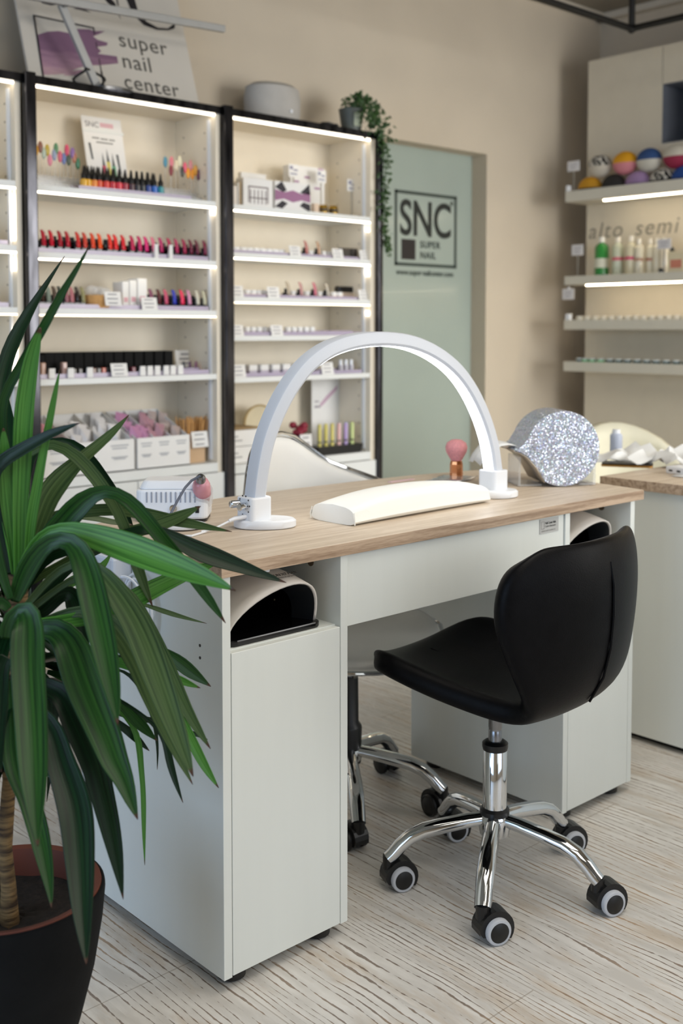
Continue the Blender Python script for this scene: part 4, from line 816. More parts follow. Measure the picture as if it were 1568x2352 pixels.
# ---------------------------------------------------------------- the manicure desk
dk=thing('manicure_desk','white manicure desk with a light oak top and two open niches','desk',(0,0,0))
X0,X1,X2,X3,Y0,Y1=1.108,1.402,2.090,2.378,1.513,2.005
top=[(1.104,1.508),(2.411,1.508),(2.426,1.62),(2.446,1.85),(2.448,1.96),(2.435,2.02),(2.4,2.045),(2.3,2.07),(2.18,2.095),(2.03,2.108),(1.8,2.118),(1.55,2.118),(1.42,2.1),(1.28,2.06),(1.18,2.02),(1.104,1.99)]
tp_=put('tabletop',MB().prism(top,lambda a,b:(a,b,.7395),lambda a,b:(a,b,.7635)),M['oak'],dk,bevel=.0008)
tp_.data.materials.append(M['oakedge'])
for p in tp_.data.polygons:
    if abs(p.normal.z)<.5: p.material_index=1
T=.018; ZB=.025
put('side_panel',MB().box(X0,Y0,ZB,X0+T,Y1,.739),M['desk'],dk,bevel=.0008)
put('side_panel',MB().box(X1-T,Y0,ZB,X1,Y1,.739),M['desk'],dk,bevel=.0008)
put('side_panel',MB().box(X2,Y0,ZB,X2+T,Y1,.739),M['desk'],dk,bevel=.0008)
put('side_panel',MB().box(X3-T,Y0,ZB,X3,Y1,.739),M['desk'],dk,bevel=.0008)
for a,b in ((X0+T,X1-T),(X2+T,X3-T)):
    put('back_panel',MB().box(a,Y1-.018,ZB,b,Y1-.002,.739),M['desk'],dk); put('niche_shelf',MB().box(a,Y0+.016,.588,b,Y1-.018,.606),M['desk'],dk); put('bottom_panel',MB().box(a,Y0+.016,ZB,b,Y1-.018,ZB+.018),M['desk'],dk)
    put('door',MB().box(a+.0015,Y0+.0,ZB+.002,b-.0015,Y0+.016,.604),M['desk'],dk,bevel=.001)
put('drawer_front',MB().box(X1+.0015,Y0+.004,.600,X2-.0015,Y0+.022,.739),M['desk'],dk,bevel=.001)
put('drawer_box',MB().box(X1+.01,Y0+.022,.612,X2-.01,Y1-.06,.72),M['desk'],dk)
for x,y in ((X0+.045,Y0+.04),(X0+.045,Y1-.05),(X1-.045,Y0+.04),(X1-.045,Y1-.05),(X2+.045,Y0+.04),(X2+.045,Y1-.05),(X3-.045,Y0+.04),(X3-.045,Y1-.05)): put('foot',MB().lathe([(.018,0),(.026,.004),(.026,.025)],(x,y,0),16),M['bplastic'],dk,smooth=True)
m=MB()
for z in (.608,.586): m.cyl((X0-.0006,1.579,z),.0028,.0008,10,axis=(1,0,0))
put('screw_hole',m,M['bplastic'],dk)
for xx in (X1-T,X3-T): put('hinge_cap',MB().cyl((xx-.0002,Y0+.085,.715),.0085,.002,14,axis=(-1,0,0)),col('6b5c48',.5),dk)
lab=thing('desk_label','small silver maker label stuck on the desk drawer front','label',(2.032,1.5165,.7185)); 
put('plate',MB().box(-.035,-.0008,-.0165,.035,.0,.0165),col('b4b4b2',.4),lab)
TM=lambda x,z:frame((x,-.0010,z),(1,0,0),(0,0,1))
text('Nail Center Italia',.0075,col('23241f',.6),'print',lab,TM(-.016,.004),ext=.0001,bold=.00012,space=.82); text('Centro Benessere',.0065,col('40423c',.6),'print',lab,TM(-.016,-.003),ext=.0001,space=.85)
text('www.nail-center.it',.0062,col('7a7a76',.6),'print',lab,TM(-.029,-.0125),ext=.0001,space=1.1)
fm=MB()
def bar4(a,b,c,d): fm.box(a,-.0012,b,c,-.0009,d)
bar4(-.030,-.006,-.0292,.011); bar4(-.0195,-.006,-.0187,.011); bar4(-.030,.0102,-.0187,.011); bar4(-.030,-.006,-.0187,-.0052)
put('print_frame',fm,col('85807e',.6),lab)

# white cable bundle hanging on the desk's left side
cb=thing('cable_bundle','white power cable coiled and hung on the left side of the desk','cable',(1.1,1.80,.66))
m=MB()
for k,(cy,cz,ry_,rz_) in enumerate(((.055,.0,.05,.072),(.05,.0,.043,.063),(-.045,-.02,.05,.07),(-.045,-.02,.042,.06),(-.02,-.01,.06,.05))):
    m.tube([(-.004-.003*k,cy+ry_*math.cos(a),cz+rz_*math.sin(a)) for a in [2*PI*i/30 for i in range(30)]],.0028,6,closed=True)
put('cable',m,M['plastic'],cb,smooth=True)
put('plug_box',MB().box(-.034,-.0,-.06,.008,.10,.075),pm('socket_white','cdd3de',.4),cb,bevel=.006)
put('knot',MB().ell((-.018,-.012,-.035),.012,.018,.03,8,6),M['acry'],cb)

# ring of cord hanging at the right end
cr_=thing('cord_loop','white cord loop hung on a hook at the right end of the desk','cable',(2.384,1.60,.70))
put('cord',MB().tube([(.005,-.0+.042*math.cos(a),-.008+.045*math.sin(a)) for a in [2*PI*i/30 for i in range(30)]],.0035,6,closed=True),M['plastic'],cr_,smooth=True)
put('cord',MB().tube([(.010,.004+.034*math.cos(a),-.006+.036*math.sin(a)) for a in [2*PI*i/30 for i in range(30)]],.0028,6,closed=True),M['plastic'],cr_,smooth=True)
put('hook',MB().box(-.006,-.012,.018,.022,.012,.032),M['kraft'],cr_,bevel=.003)

# ---------------------------------------------------------------- UV nail lamps in the niches
def uvlamp(x,y,z,label,w_=.222,h=.118,d=.20,rz=0,txt=True):
    t=thing('uv_nail_lamp',label,'lamp',(x,y,z),rz,'UV nail lamps in the desk niches')
    def arc(w,h,n=22,p=2.0):
        o=[]
        for i in range(n+1):
            a=PI*i/n; c=math.cos(a); s=math.sin(a); o.append((-w/2*math.copysign(abs(c)**(2/p),c),h*abs(s)**(2/p)))
        return o
    rows=[]; 
    for k in range(11):
        f=k/10; yy=d*f; sc=1-.30*f**2.2; hh=h*(.80+.20*math.sin(min(f/.45,1)*PI/2)-.42*max(0,(f-.45)/.55)**1.8)
        rows.append([(px*sc+.034*(pz/h)**2*(1-f),yy-.008-.022*(pz/h)*(1-f),.012+pz*hh/h) for px,pz in arc(w_,h)])
    rows.append([(px*.55,d+.012,.012+pz*.45) for px,pz in arc(w_,h)])
    rows.append([(px*.02,d+.016,.02+pz*.02) for px,pz in arc(w_,h)])
    put('shell',MB().grid(rows),pm('lamp_shell','d5cfc8',.35,var=.01) if 'lamp_shell' not in bpy.data.materials else bpy.data.materials['lamp_shell'],t,smooth=True,solid=.004)
    # bevelled black mouth
    h0=h; h=h*.80; A=arc(w_-.006,h-.003); B=arc(w_*.80,h*.80)
    r0=[(px+.034*(pz/h)**2,-.006-.022*pz/h,.012+pz) for px,pz in A]; r1=[(px+.030*(pz/h)**2,.036-.012*pz/h,.012+pz) for px,pz in B]; r2=[(px*.95,.15,.012+pz*.85) for px,pz in B]; r3=[(px*.02,.152,.03+pz*.01) for px,pz in B]; h=h0
    put('black_mouth',MB().grid([r0,r1]),pm('mouth_bevel','1b1d20',.3),t,smooth=True)
    put('inner_cavity',MB().grid([r1,r2,r3]),M['bglossy'],t,smooth=True)
    put('base_tray',MB().prism(rrect(-w_/2-.003,-.020,w_/2+.010,d-.02,.018),lambda a,b:(a,b,0),lambda a,b:(a,b,.012)),M['bglossy'],t,bevel=.003)
    m=MB()
    for q in range(7): a=PI*(.2+.6*q/6); m.ell((-w_*.36*math.cos(a),.06,.012+h*.55*math.sin(a)),.003,.003,.003,8,5)
    put('led_bulbs',m,col('3c3420',.2,metal=.5),t)
    put('display_window',MB().box(-.036,.074,h*.96+.011,.008,.090,h*.995+.013),col('2a2e34',.15),t,bevel=.002)
    put('display_frame',MB().box(-.038,.090,h*.96+.010,.010,.100,h*.995+.014),M['plastic'],t,bevel=.002)
    for q in range(4): put('button',MB().ell((-.052+.018*q,.112,h*.975+.012),.0055,.0055,.003,12,6),M['chrome'],t,smooth=True)
    if txt:
        text('SUN X7 MAX',.0100,col('45403c',.5),'lettering',t,frame((.004,-.006,.1085),(1,0,-.02),(0,.9,.36)),ext=.0003)
        text('professional nail lamp',.0052,col('8a857f',.5),'lettering',t,frame((.006,-.013,.1060),(1,0,-.02),(0,.9,.36)),ext=.0003)
    return t
uvlamp(1.243,1.552,.606,'white UV nail lamp with black mouth in the left desk niche',w_=.206,h=.104)
uvlamp(2.222,1.56,.606,'white UV nail lamp in the right desk niche behind the black chair',w_=.20,h=.102,txt=False)
tag(put('cable_clip',MB().prism([(-.010,0),(.010,0),(.006,-.014),(-.006,-.014)],lambda a,b:(a,-.004,b),lambda a,b:(a,.004,b)),M['plastic'],loc=(1.233,1.55,.7395)),'small white clip under the tabletop above the left nail lamp','clip')

# ---------------------------------------------------------------- arch lamp
DT=.7635
al=thing('arch_lamp','white half-circle LED arch lamp standing on the desk','lamp',(0,0,0))
AC=[[1.3667,1.742,0.8195],[1.3737,1.742,0.8808],[1.3875,1.742,0.9418],[1.4127,1.742,0.9981],[1.4476,1.742,1.0504],[1.4925,1.742,1.0943],[1.5509,1.742,1.1254],[1.6228,1.742,1.1415],[1.7031,1.742,1.1448],[1.7844,1.742,1.1355],[1.8607,1.742,1.1097],[1.9267,1.742,1.0699],[1.9781,1.742,1.0166],[2.0182,1.742,0.9518],[2.043,1.742,0.8867],[2.0534,1.742,0.8219]]
def arch_sections(off_r,half_y,in_r):
    rows=[]; n=len(AC); cxm=sum(p[0] for p in (AC[0],AC[-1]))/2
    P=[Vector(p) for p in AC]
    # smooth resample
    Q=[]
    for i in range(n-1):
        p0=P[max(i-1,0)];p1=P[i];p2=P[i+1];p3=P[min(i+2,n-1)]
        for t in (0,.25,.5,.75): Q.append(.5*((2*p1)+(p2-p0)*t+(2*p0-5*p1+4*p2-p3)*t*t+(3*p1-p0-3*p2+p3)*t**3))
    Q.append(P[-1])
    for i,p in enumerate(Q):
        t=(Q[min(i+1,len(Q)-1)]-Q[max(i-1,0)]).normalized(); nrm=Vector((-t.z,0,t.x)); 
        f=i/(len(Q)-1); y=Vector((0,1,0)); p=p+y*(.012-.055*f)
        rows.append((p,nrm,y))
    return rows
rows=arch_sections(0,0,0)
body=[];inner=[]
for p,n_,y in rows:
    o=.0155; hw=.020; c=.006
    sec=[(o,-hw+c),(o-.002,-hw+.002),(o-c-.002,-hw),(-o+c,-hw-.001),(-o,-hw+c*.6),(-o,hw-c*.6),(-o+c,hw+.001),(o-c,hw),(o,hw-c)]
    # n_ points outwards for a left-to-right arch
    body.append([tuple(p+n_*a+y*b) for a,b in sec+[sec[0]]])
    inner.append([tuple(p+n_*(-o-.0012)+y*b) for b in (-hw+c,hw-c)])
put('arch',MB().grid(body),M['frost'],al,smooth=True)
put('diffuser',MB().grid(inner),M['ledlamp'],al)
for k,(p,l) in enumerate(((rows[0][0],'l'),(rows[-1][0],'r'))):
    s=-1 if k==0 else 1
    put('collar',MB().prism(rrect(p.x-.027,p.y-.027,p.x+.027,p.y+.027,.010),lambda a,b:(a,b,DT+.016),lambda a,b:(a,b,p.z+.008 if k==0 else p.z+.006)),M['plastic'],al,bevel=.003)
    cxx=p.x+(.018 if k==0 else -.010)
    put('base',MB().lathe([(.94,0),(1,.003),(1,.012),(.9,.017),(0,.0175)],n=32).__class__().lathe([(.050,0),(.052,.002),(.052,.013),(.048,.017),(0,.0175)],(cxx,p.y-.012,DT+.0012),36,Matrix.Rotation(math.radians(-38),3,'Z'),1.22 if k==0 else 1.1,.80),M['plastic'],al,smooth=True)
    put('base_pad',MB().lathe([(.046,0),(.046,.002)],(cxx,p.y-.012,DT+.0002),36,Matrix.Rotation(math.radians(-38),3,'Z'),1.22 if k==0 else 1.1,.80),M['bplastic'],al)
pL=rows[0][0]
put('dimmer_knob',MB().lathe([(.008,0),(.008,.02),(.006,.022)],(pL.x-.026,pL.y-.008,DT+.048),18,Vector((-1,-.15,0)).to_track_quat('Z','Y').to_matrix()),M['chrome'],al,smooth=True)
put('dimmer_knob',MB().lathe([(.008,0),(.008,.02),(.006,.022)],(pL.x-.026,pL.y+.014,DT+.050),18,Vector((-1,.15,0)).to_track_quat('Z','Y').to_matrix()),M['chrome'],al,smooth=True)
m=MB()
for a in range(10):
    q=a*PI/5; m.cyl((pL.x-.0265,pL.y-.002+.017*math.cos(q),DT+.048+.02*math.sin(q)),.0018,.001,8,axis=(-1,0,0))
put('vent_holes',m,M['bplastic'],al)
put('power_plug',MB().tube([(pL.x-.026,pL.y-.006,DT+.026),(pL.x-.05,pL.y-.001,DT+.024),(pL.x-.062,pL.y+.002,DT+.020)],[.005,.0045,.0035],10),M['plastic'],al,smooth=True)
put('power_cable',MB().tube([(pL.x-.060,pL.y+.002,DT+.020),(pL.x-.09,pL.y+.01,DT+.008),(pL.x-.12,pL.y+.015,DT+.004),(1.26,1.77,DT+.003),(1.21,1.75,DT+.003),(1.15,1.80,DT+.003)],.0022,8),M['plastic'],al,smooth=True)

# hand rest
hr=thing('hand_rest','white vinyl padded hand rest lying under the arch lamp','cushion',(1.742,1.692,DT),math.radians(2))
P=[]; LX,LY=.224,.066
for i in range(25):
    a=-1+i/12.; e=1-.10*abs(a)**8; row=[]
    hh=.040+.020*(1-abs(a)**2.4)
    for j in range(21):
        b=2*PI*j/20; s_,c_=math.sin(b),math.cos(b); pw=.42
        yy=LY*math.copysign(abs(c_)**pw,c_); zz=math.copysign(abs(s_)**pw,s_)
        row.append((LX*a,yy*(1 if zz<0 else .93),(.0 if zz<0 else 0)+(hh*(.5+.5*zz)*(1-.18*(yy/LY)**2*(zz>0)))))
    P.append(row)
g=MB().grid(P); n0=len(P[0]); g.f.append(tuple(range(n0-1))); g.f.append(tuple((len(P)-1)*n0+j for j in range(n0-1))[::-1])
put('cushion',g,M['pad'],hr,smooth=True,bevel=.005,seg=3)
put('corner_seam',MB().tube([(-.2245,-.0655,.003),(-.2255,-.0665,.014),(-.2245,-.064,.028)],.0014,6).tube([(-.2245,.0655,.003),(-.2255,.0665,.014),(-.2245,.062,.028)],.0014,6),M['pad'],hr,smooth=True)

# nail drill
nd=thing('nail_drill','white nail drill unit with vents on the left of the desk','nail drill',(1.307,1.952,DT),math.radians(-42))
put('housing',MB().prism(rrect(-.075,-.05,.075,.05,.018),lambda a,b:(a,b,.006),lambda a,b:(a,b,.068)),M['plastic'],nd,bevel=.005)
put('top_cover',MB().prism(rrect(-.070,-.046,.070,.046,.018),lambda a,b:(a,b,.068),lambda a,b:(a*.86,b*.80,.086)),M['plastic'],nd,bevel=.004)
m=MB()
for q in range(11): m.box(-.052+q*.010,-.0512,.042,-.049+q*.010,-.0495,.064)
put('vent_slots',m,col('9aa0ae',.5),nd)
put('rubber_base',MB().prism(rrect(-.072,-.047,.072,.047,.016),lambda a,b:(a,b,0),lambda a,b:(a,b,.006)),M['bplastic'],nd)
put('switch',MB().box(.050,-.0515,.020,.058,-.0495,.034),M['bplastic'],nd)
put('socket',MB().cyl((.005,-.05,.03),.008,.006,14,axis=(0,-1,0)),M['chrome'],nd,smooth=True)
hp=(1.328,1.882,0.828)
hd=thing('drill_handpiece','pink drill handpiece in a clear cradle on the side of the drill','handpiece',hp)
A_=Vector((.30,-.05,-.9)).normalized(); 
put('pink_grip',MB().lathe([(.008,-.028),(.016,-.026),(.019,-.01),(.019,.018),(.015,.030),(.010,.034)],(0,0,0),22,Vector((-.45,-.55,.75)).normalized().to_track_quat('Z','Y').to_matrix()),col('cf8f9a',.25,coat=.4),hd,smooth=True)
put('cable_collar',MB().lathe([(.010,.030),(.010,.044),(.006,.05)],(0,0,0),16,Vector((-.45,-.55,.75)).normalized().to_track_quat('Z','Y').to_matrix()),M['steel'],hd,smooth=True)
put('clear_cradle',MB().lathe([(.022,-.034),(.024,.0),(.0225,.0),(.0205,-.034)],(0,0,0),22,Vector((-.45,-.55,.75)).normalized().to_track_quat('Z','Y').to_matrix()),M['acry'],hd,smooth=True)
C0=Vector(hp)+Vector((-.45,-.55,.75)).normalized()*.05
cp=[tuple(C0)]+[(1.29,1.864,0.855),(1.274,1.864,0.842),(1.258,1.864,0.821),(1.242,1.863,0.799),(1.231,1.859,0.785)]
tag(put('drill_cable',MB().tube(cp,.0028,8),col('5c6270',.4),smooth=True),'grey curved cable between drill handpiece and unit','cable')
tag(put('white_saucer',MB().lathe([(.03,0),(.045,.004),(.047,.008),(.0,.005)],n=26),M['plastic'],loc=(1.255,1.845,DT),smooth=True),'flat white saucer on the desk in front of the nail drill','dish')

# brush, foil
kb=thing('powder_brush','rose-gold powder brush with pink bristles standing on the desk','brush',(2.228,1.972,DT+.004))
put('handle',MB().lathe([(.0175,0),(.0175,.034),(.0155,.042),(.014,.044)],n=8),M['gold'],kb)
put('bristles',MB().lathe([(.014,.044),(.019,.052),(.028,.068),(.030,.080),(.026,.092),(.014,.100),(0,.102)],n=24),M['bristle'],kb,smooth=True)
crumple('foil_packet','crumpled silver foil packet under the powder brush','packet',(2.20,1.965,DT),[(-.085,.01),(-.02,-.06),(.09,-.02),(.03,.055)],.007,M['foil'],8)
tag(put('pink_file',MB().box(-.045,-.007,0,.045,.007,.003),col('dcc0c4',.6),loc=(2.075,2.03,DT),bevel=.001),'thin pale pink nail file lying left of the foil packet','nail file')

# glitter tissue roll holder
gl=thing('tissue_dispenser','round silver-glitter towel dispenser on the right of the desk','dispenser',(2.298,1.672,DT+.002))
H_=math.radians(56); AX=Vector((math.cos(H_),math.sin(H_),0)); SX=Vector((math.sin(H_),-math.cos(H_),0))   # AX away from viewer, SX to viewer's right
RR=.0965; out=[]
for i in range(46):
    a=math.radians(-62+ i*(360-88)/45.); out.append((RR*math.cos(math.radians(90)-a+math.radians(0)),RR+RR*math.sin(math.radians(90)-a)))
# circle runs clockwise from upper left over the right to lower left, then the tail tip
out=[(RR*math.sin(math.radians(t_)),RR+RR*math.cos(math.radians(t_))) for t_ in [-68+i*(278/45.) for i in range(46)]]
out+=[(-.070,.050),(-.095,.078),(-.112,.088),(-.128,.093),(-.131,.097),(-.118,.100),(-.105,.108),(-.098,.120)]
f0=lambda a,b:tuple(SX*a+Vector((0,0,b+.0)) - AX*.0); 
put('glitter_body',MB().prism(out,lambda a,b:tuple(SX*a+Vector((0,0,b))),lambda a,b:tuple(SX*a+AX*.13+Vector((0,0,b)))),M['glitter'],gl,bevel=.004)
tl=out[45:51]
put('silver_lip',MB().grid([[tuple(SX*(a-.001)+Vector((0,0,b-.002))-AX*.002),tuple(SX*(a-.001)+AX*.132+Vector((0,0,b-.002)))] for a,b in tl]),pm('silver_band','b8b0a4',.3,metal=.6),gl,smooth=True,solid=.002)
st_=MB(); 
def sbox(m,a0,a1,z0,z1,d0,d1):
    m.add([tuple(SX*a+AX*d+Vector((0,0,z))) for d in (d0,d1) for a,z in ((a0,z0),(a1,z0),(a1,z1),(a0,z1))],[(0,1,2,3),(7,6,5,4),(0,4,5,1),(1,5,6,2),(2,6,7,3),(3,7,4,0)])
sbox(st_,-.112,-.106,.0,.075,.02,.11); sbox(st_,.088,.094,.0,.05,.02,.11); sbox(st_,-.112,-.05,-.0,.004,.02,.11); sbox(st_,.05,.094,0,.004,.02,.11)
put('acrylic_stand',st_,M['acry'],gl)
TS=[(-.122,.099),(-.14,.104),(-.16,.106),(-.185,.098),(-.205,.078),(-.215,.060)]
put('tissue',MB().grid([[tuple(SX*(a+.004*math.sin(j*1.7))+AX*(.012+.1*j/6)+Vector((0,0,b+.006*math.sin(j*1.3+a*40)))) for j in range(7)] for a,b in TS]),M['tissue'],gl,smooth=True,solid=.0015)

# ---------------------------------------------------------------- chairs
def caster(par,x,y,yaw,zs=.085,tread='rubber'):
    """swivel stem at x,y; wheels trail along yaw"""
    d=Vector((math.cos(yaw),math.sin(yaw),0)); ax=Vector((-d.y,d.x,0))
    c=Vector((x,y,0))+d*.022+Vector((0,0,.026))
    # hood: half disc above the wheels
    m=MB(); pts=[]
    for i in range(15): a=math.radians(-35+i*225/14.); pts.append((.0365*math.cos(a),.0365*math.sin(a)))
    pts+=[(-.036,.0),(-.030,-.010)]
    m.prism(pts,lambda a,b:tuple(c+d*a+Vector((0,0,b+.001))-ax*.0185),lambda a,b:tuple(c+d*a+Vector((0,0,b+.001))+ax*.0185))
    m.cyl((x,y,.045),.0135,.027,14)
    ca=put('caster',m,M['bplastic'],par,bevel=.003)
    for s in (-1,1):
        q=Matrix.Identity(3); rot=(ax*s).to_track_quat('Z','Y').to_matrix()
        put('tyre',MB().lathe([(.0205,.0165),(.0245,.0165),(.0258,.018),(.0258,.0255),(.024,.028),(.0195,.0285),(.0195,.026)],tuple(c),30,rot),M[tread],ca,smooth=True)
        put('wheel_disc',MB().lathe([(.0198,.0165),(.0198,.0275),(.0175,.0295),(0,.030)],tuple(c),26,rot),M['bplastic'],ca,smooth=True)
def chair_base(par,angles,r,cast_yaw,zh=.13,hub=.034,tread='rubber'):
    for a in angles:
        d=Vector((math.cos(a),math.sin(a),0)); P=[]
        for rr,z in ((.012,zh+.015),(.06,zh+.010),(.12,zh+.0),(.16,zh-.008),(.19,zh-.020),(.213,zh-.038),(.230,zh-.056),(.240,.066)): P.append(tuple(d*rr*(r/.238)+Vector((0,0,z))))
        rad=[.013,.0145,.0155,.0155,.0155,.015,.0145,.014]
        put('base_arm',MB().tube(P,rad,16,flat=1.18),M['chrome'],par,smooth=True)
        caster(par,d.x*r,d.y*r,cast_yaw,tread=tread)
    put('base_hub',MB().lathe([(.020,zh-.022),(hub-.004,zh-.02),(hub,zh+.0),(hub,zh+.016),(.028,zh+.03),(.024,zh+.034)],n=28),M['chrome'],par,smooth=True)

bc=thing('black_swivel_chair','black leather swivel chair with chrome star base in front of the desk','chair',(1.757,1.443,0),0)
YAW=math.atan2(-.6755,.7373)
chair_base(bc,[math.radians(a) for a in (70,142,214,287,358)],.222,YAW+.35)
put('collar_ring',MB().lathe([(.027,.150),(.031,.153),(.031,.163),(.026,.168)],n=24),M['bplastic'],bc,smooth=True)
put('column_sleeve',MB().lathe([(.025,.155),(.025,.292),(.0235,.294)],n=28),M['chrome'],bc,smooth=True)
put('sleeve_cap',MB().lathe([(.0255,.290),(.027,.296),(.027,.304),(.022,.308),(.015,.309)],n=28),M['bplastic'],bc,smooth=True)
put('gas_lift',MB().lathe([(.0142,.305),(.0142,.330),(.0137,.331),(.0137,.336),(.0142,.337),(.0142,.400)],n=22),M['steel'],bc,smooth=True)
put('seat_plate',MB().box(-.07,-.07,.392,.07,.07,.402),M['bplastic'],bc,bevel=.003)
# padded shell, forward = local +y
PR=[(.240,.436,.125,-.030,.020),(.222,.450,.178,-.035,.036),(.17,.449,.208,-.02,.050),(.10,.438,.207,0,.048),(.03,.428,.193,0,.038),(-.04,.422,.175,0,.027),(-.11,.420,.160,0,.016),(-.165,.430,.152,.010,.008),(-.207,.460,.168,.030,.002),(-.232,.508,.200,.055,.0),(-.246,.565,.222,.082,.0),(-.252,.625,.246,.098,.0),(-.252,.680,.246,.095,.004),(-.247,.722,.230,.082,.002),(-.240,.750,.200,.062,-.006),(-.234,.765,.150,.040,-.012)]
NT=13; P=[]
for (y,z,w_,ey,ez) in PR:
    row=[]
    for j in range(NT):
        t_=-1+2*j/(NT-1); row.append((w_*t_,y+ey*abs(t_)**2,z+ez*abs(t_)**2.2))
    P.append(row)
RZ=math.radians(6)
shell=put('seat_shell',MB().grid(P),M['leather'],bc,smooth=True,solid=.046,soff=0,sub=2); shell.rotation_euler=(0,0,RZ)
def shell_pt(i,t_,off=0):
    y,z,w_,ey,ez=PR[i]; y2,z2=PR[min(i+1,len(PR)-1)][:2]; y1,z1=PR[max(i-1,0)][:2]
    n=Vector((0,z2-z1,-(y2-y1))).normalized(); p=Vector((w_*t_,y+ey*t_*t_,z+ez*abs(t_)**2.2)); return p+n*off
o=put('back_seam',MB().tube([tuple(shell_pt(i,-.07,-s)) for i,s in ((13,.0205),(12,.0235),(11,.0240),(10,.0240),(9,.0240),(8,.0225))],.0026,8),M['leather'],bc,smooth=True)
if True:
    a=Vector(shell_pt(11,0,.02)); 
    o.rotation_euler=(0,0,RZ)
m=MB()
for pts in (((6,0),(5,.15),(4,.33),(3,.5)),((6,0),(5,-.15),(4,-.33),(3,-.5)),((5,0),(4,0),(3,0),(2,0))):
    m.tube([tuple(shell_pt(i,t_,.0215)) for i,t_ in pts],.0016,6)
q=put('seat_stitching',m,M['leather'],bc,smooth=True); q.rotation_euler=(0,0,RZ)
# piping around the rim
rim=[]
for i in range(len(PR)): rim.append(shell_pt(i,.985))
for j in range(NT-1,-1,-1): t_=-1+2*j/(NT-1); rim.append(shell_pt(len(PR)-1,t_*.98)+Vector((0,0,.004)))
for i in range(len(PR)-1,-1,-1): rim.append(shell_pt(i,-.985))

# white swivel chair behind the desk
wc_=thing('white_swivel_chair','white leather swivel chair with chrome rim, behind the desk','chair',(1.785,1.925,0),0)
chair_base(wc_,[math.radians(a) for a in (17,89,161,233,-56)],.232,YAW+2.2,tread='bplastic')
put('column_cover',MB().lathe([(.032,.115),(.034,.20),(.033,.205),(.026,.215),(.025,.32),(.0245,.325)],n=26),M['bplastic'],wc_,smooth=True)
put('gas_lift',MB().lathe([(.014,.32),(.014,.41)],n=18),M['steel'],wc_,smooth=True)
RS=.222
seat=[]
for i in range(9):
    r=RS*i/8; row=[]
    for j in range(37):
        a=2*PI*j/36; row.append((r*math.cos(a)*1.04,r*math.sin(a),.415+ (r/RS)**3*(.035+.018*math.sin(a)*1 -.02*(math.sin(a)<-.5))))
    seat.append(row)
sx=put('seat',MB().grid(seat),M['wleather'],wc_,smooth=True,solid=.035,soff=0,sub=1)
put('seat_rim',MB().tube([(RS*1.055*math.cos(a)*1.03,RS*1.055*math.sin(a),.405+(.035+.018*math.sin(a)-.02*(math.sin(a)<-.5))) for a in [2*PI*j/40 for j in range(40)]],.0055,8,closed=True),M['chrome'],wc_,smooth=True)
put('seat_plate',MB().lathe([(.07,.385),(.07,.40)],n=20),M['bplastic'],wc_)
# backrest outline (x, z) at the plane behind the worker
BK=[(1.6562,0.6868),(1.6621,0.7419),(1.6748,0.7964),(1.6959,0.8449),(1.727,0.8763),(1.7698,0.8881),(1.8281,0.8877),(1.876,0.8765),(1.9264,0.8448),(1.9892,0.8019),(2.0539,0.7747),(2.1121,0.7511),(2.1547,0.7261),(2.1772,0.6888),(2.1773,0.6386)]
BK=[(a-1.785,b) for a,b in BK]+[(.36,.60),(.28,.50),(.10,.44),(-.06,.47),(-.13,.58)]
cxb=sum(p[0] for p in BK)/len(BK)
yb_=lambda a:(.315-1.3*(a-cxb)**2)
m=MB()
rings=[]
for s_ in (1,.8,.55,.3,.02):
    rings.append([(cxb+(a-cxb)*s_,yb_(cxb+(a-cxb)*s_),.68+(b-.68)*s_) for a,b in BK+[BK[0]]])
put('backrest',MB().grid(rings),M['wleather'],wc_,smooth=True,solid=.035,soff=0,sub=1)
put('backrest_rim',MB().tube([(cxb+(a-cxb)*1.025,yb_(a)-.004,.68+(b-.68)*1.025) for a,b in BK],.0065,8,closed=True),M['chrome'],wc_,smooth=True)
put('back_bracket',MB().tube([(0,.05,.40),(.05,.22,.40),(.07,.285,.44),(.08,.30,.52)],.014,10),M['chrome'],wc_,smooth=True)

# ---------------------------------------------------------------- yucca
yu=thing('potted_yucca','large yucca with long drooping leaves in a charcoal pot','plant',(.722,1.528,0))
RP=.14
put('pot',MB().lathe([(.058,0),(.068,.004),(.103,.12),(.124,.20),(.136,.27),(.1405,.316),(.1395,.323),(.136,.325),(.132,.31),(.130,.27)],n=56),M['pot'],yu,smooth=True)
put('inner_rim',MB().lathe([(.136,.320),(.134,.3275),(.124,.325),(.119,.300),(.118,.268)],n=56,cap=False),M['terra'],yu,smooth=True)
m=MB(); P=[]
for i in range(12):
    row=[]
    for j in range(33):
        r=.124*i/11; a=2*PI*j/32; row.append((r*math.cos(a),r*math.sin(a),.283+R_.uniform(-.003,.003)*(i>0)*(j<32)))
    row[-1]=row[0]; P.append(row)
put('soil',MB().grid(P),M['soil'],yu,smooth=True)
TK=[(0.711,1.509,0.281),(0.712,1.512,0.333),(0.711,1.518,0.391),(0.714,1.518,0.443),(0.719,1.518,0.495),(0.72,1.52,0.541),(0.723,1.521,0.586),(0.728,1.521,0.644),(0.729,1.512,0.718),(0.729,1.504,0.785),(0.732,1.506,0.856)]
tk=[(a-.722,b-1.528,c) for a,b,c in TK]
put('trunk',MB().tube([(tk[0][0],tk[0][1],.25)]+tk,[.018,.015,.0115,.0100,.0110,.0100,.0110,.0125,.014,.017,.017,.010],14),M['bark'],yu,smooth=True)
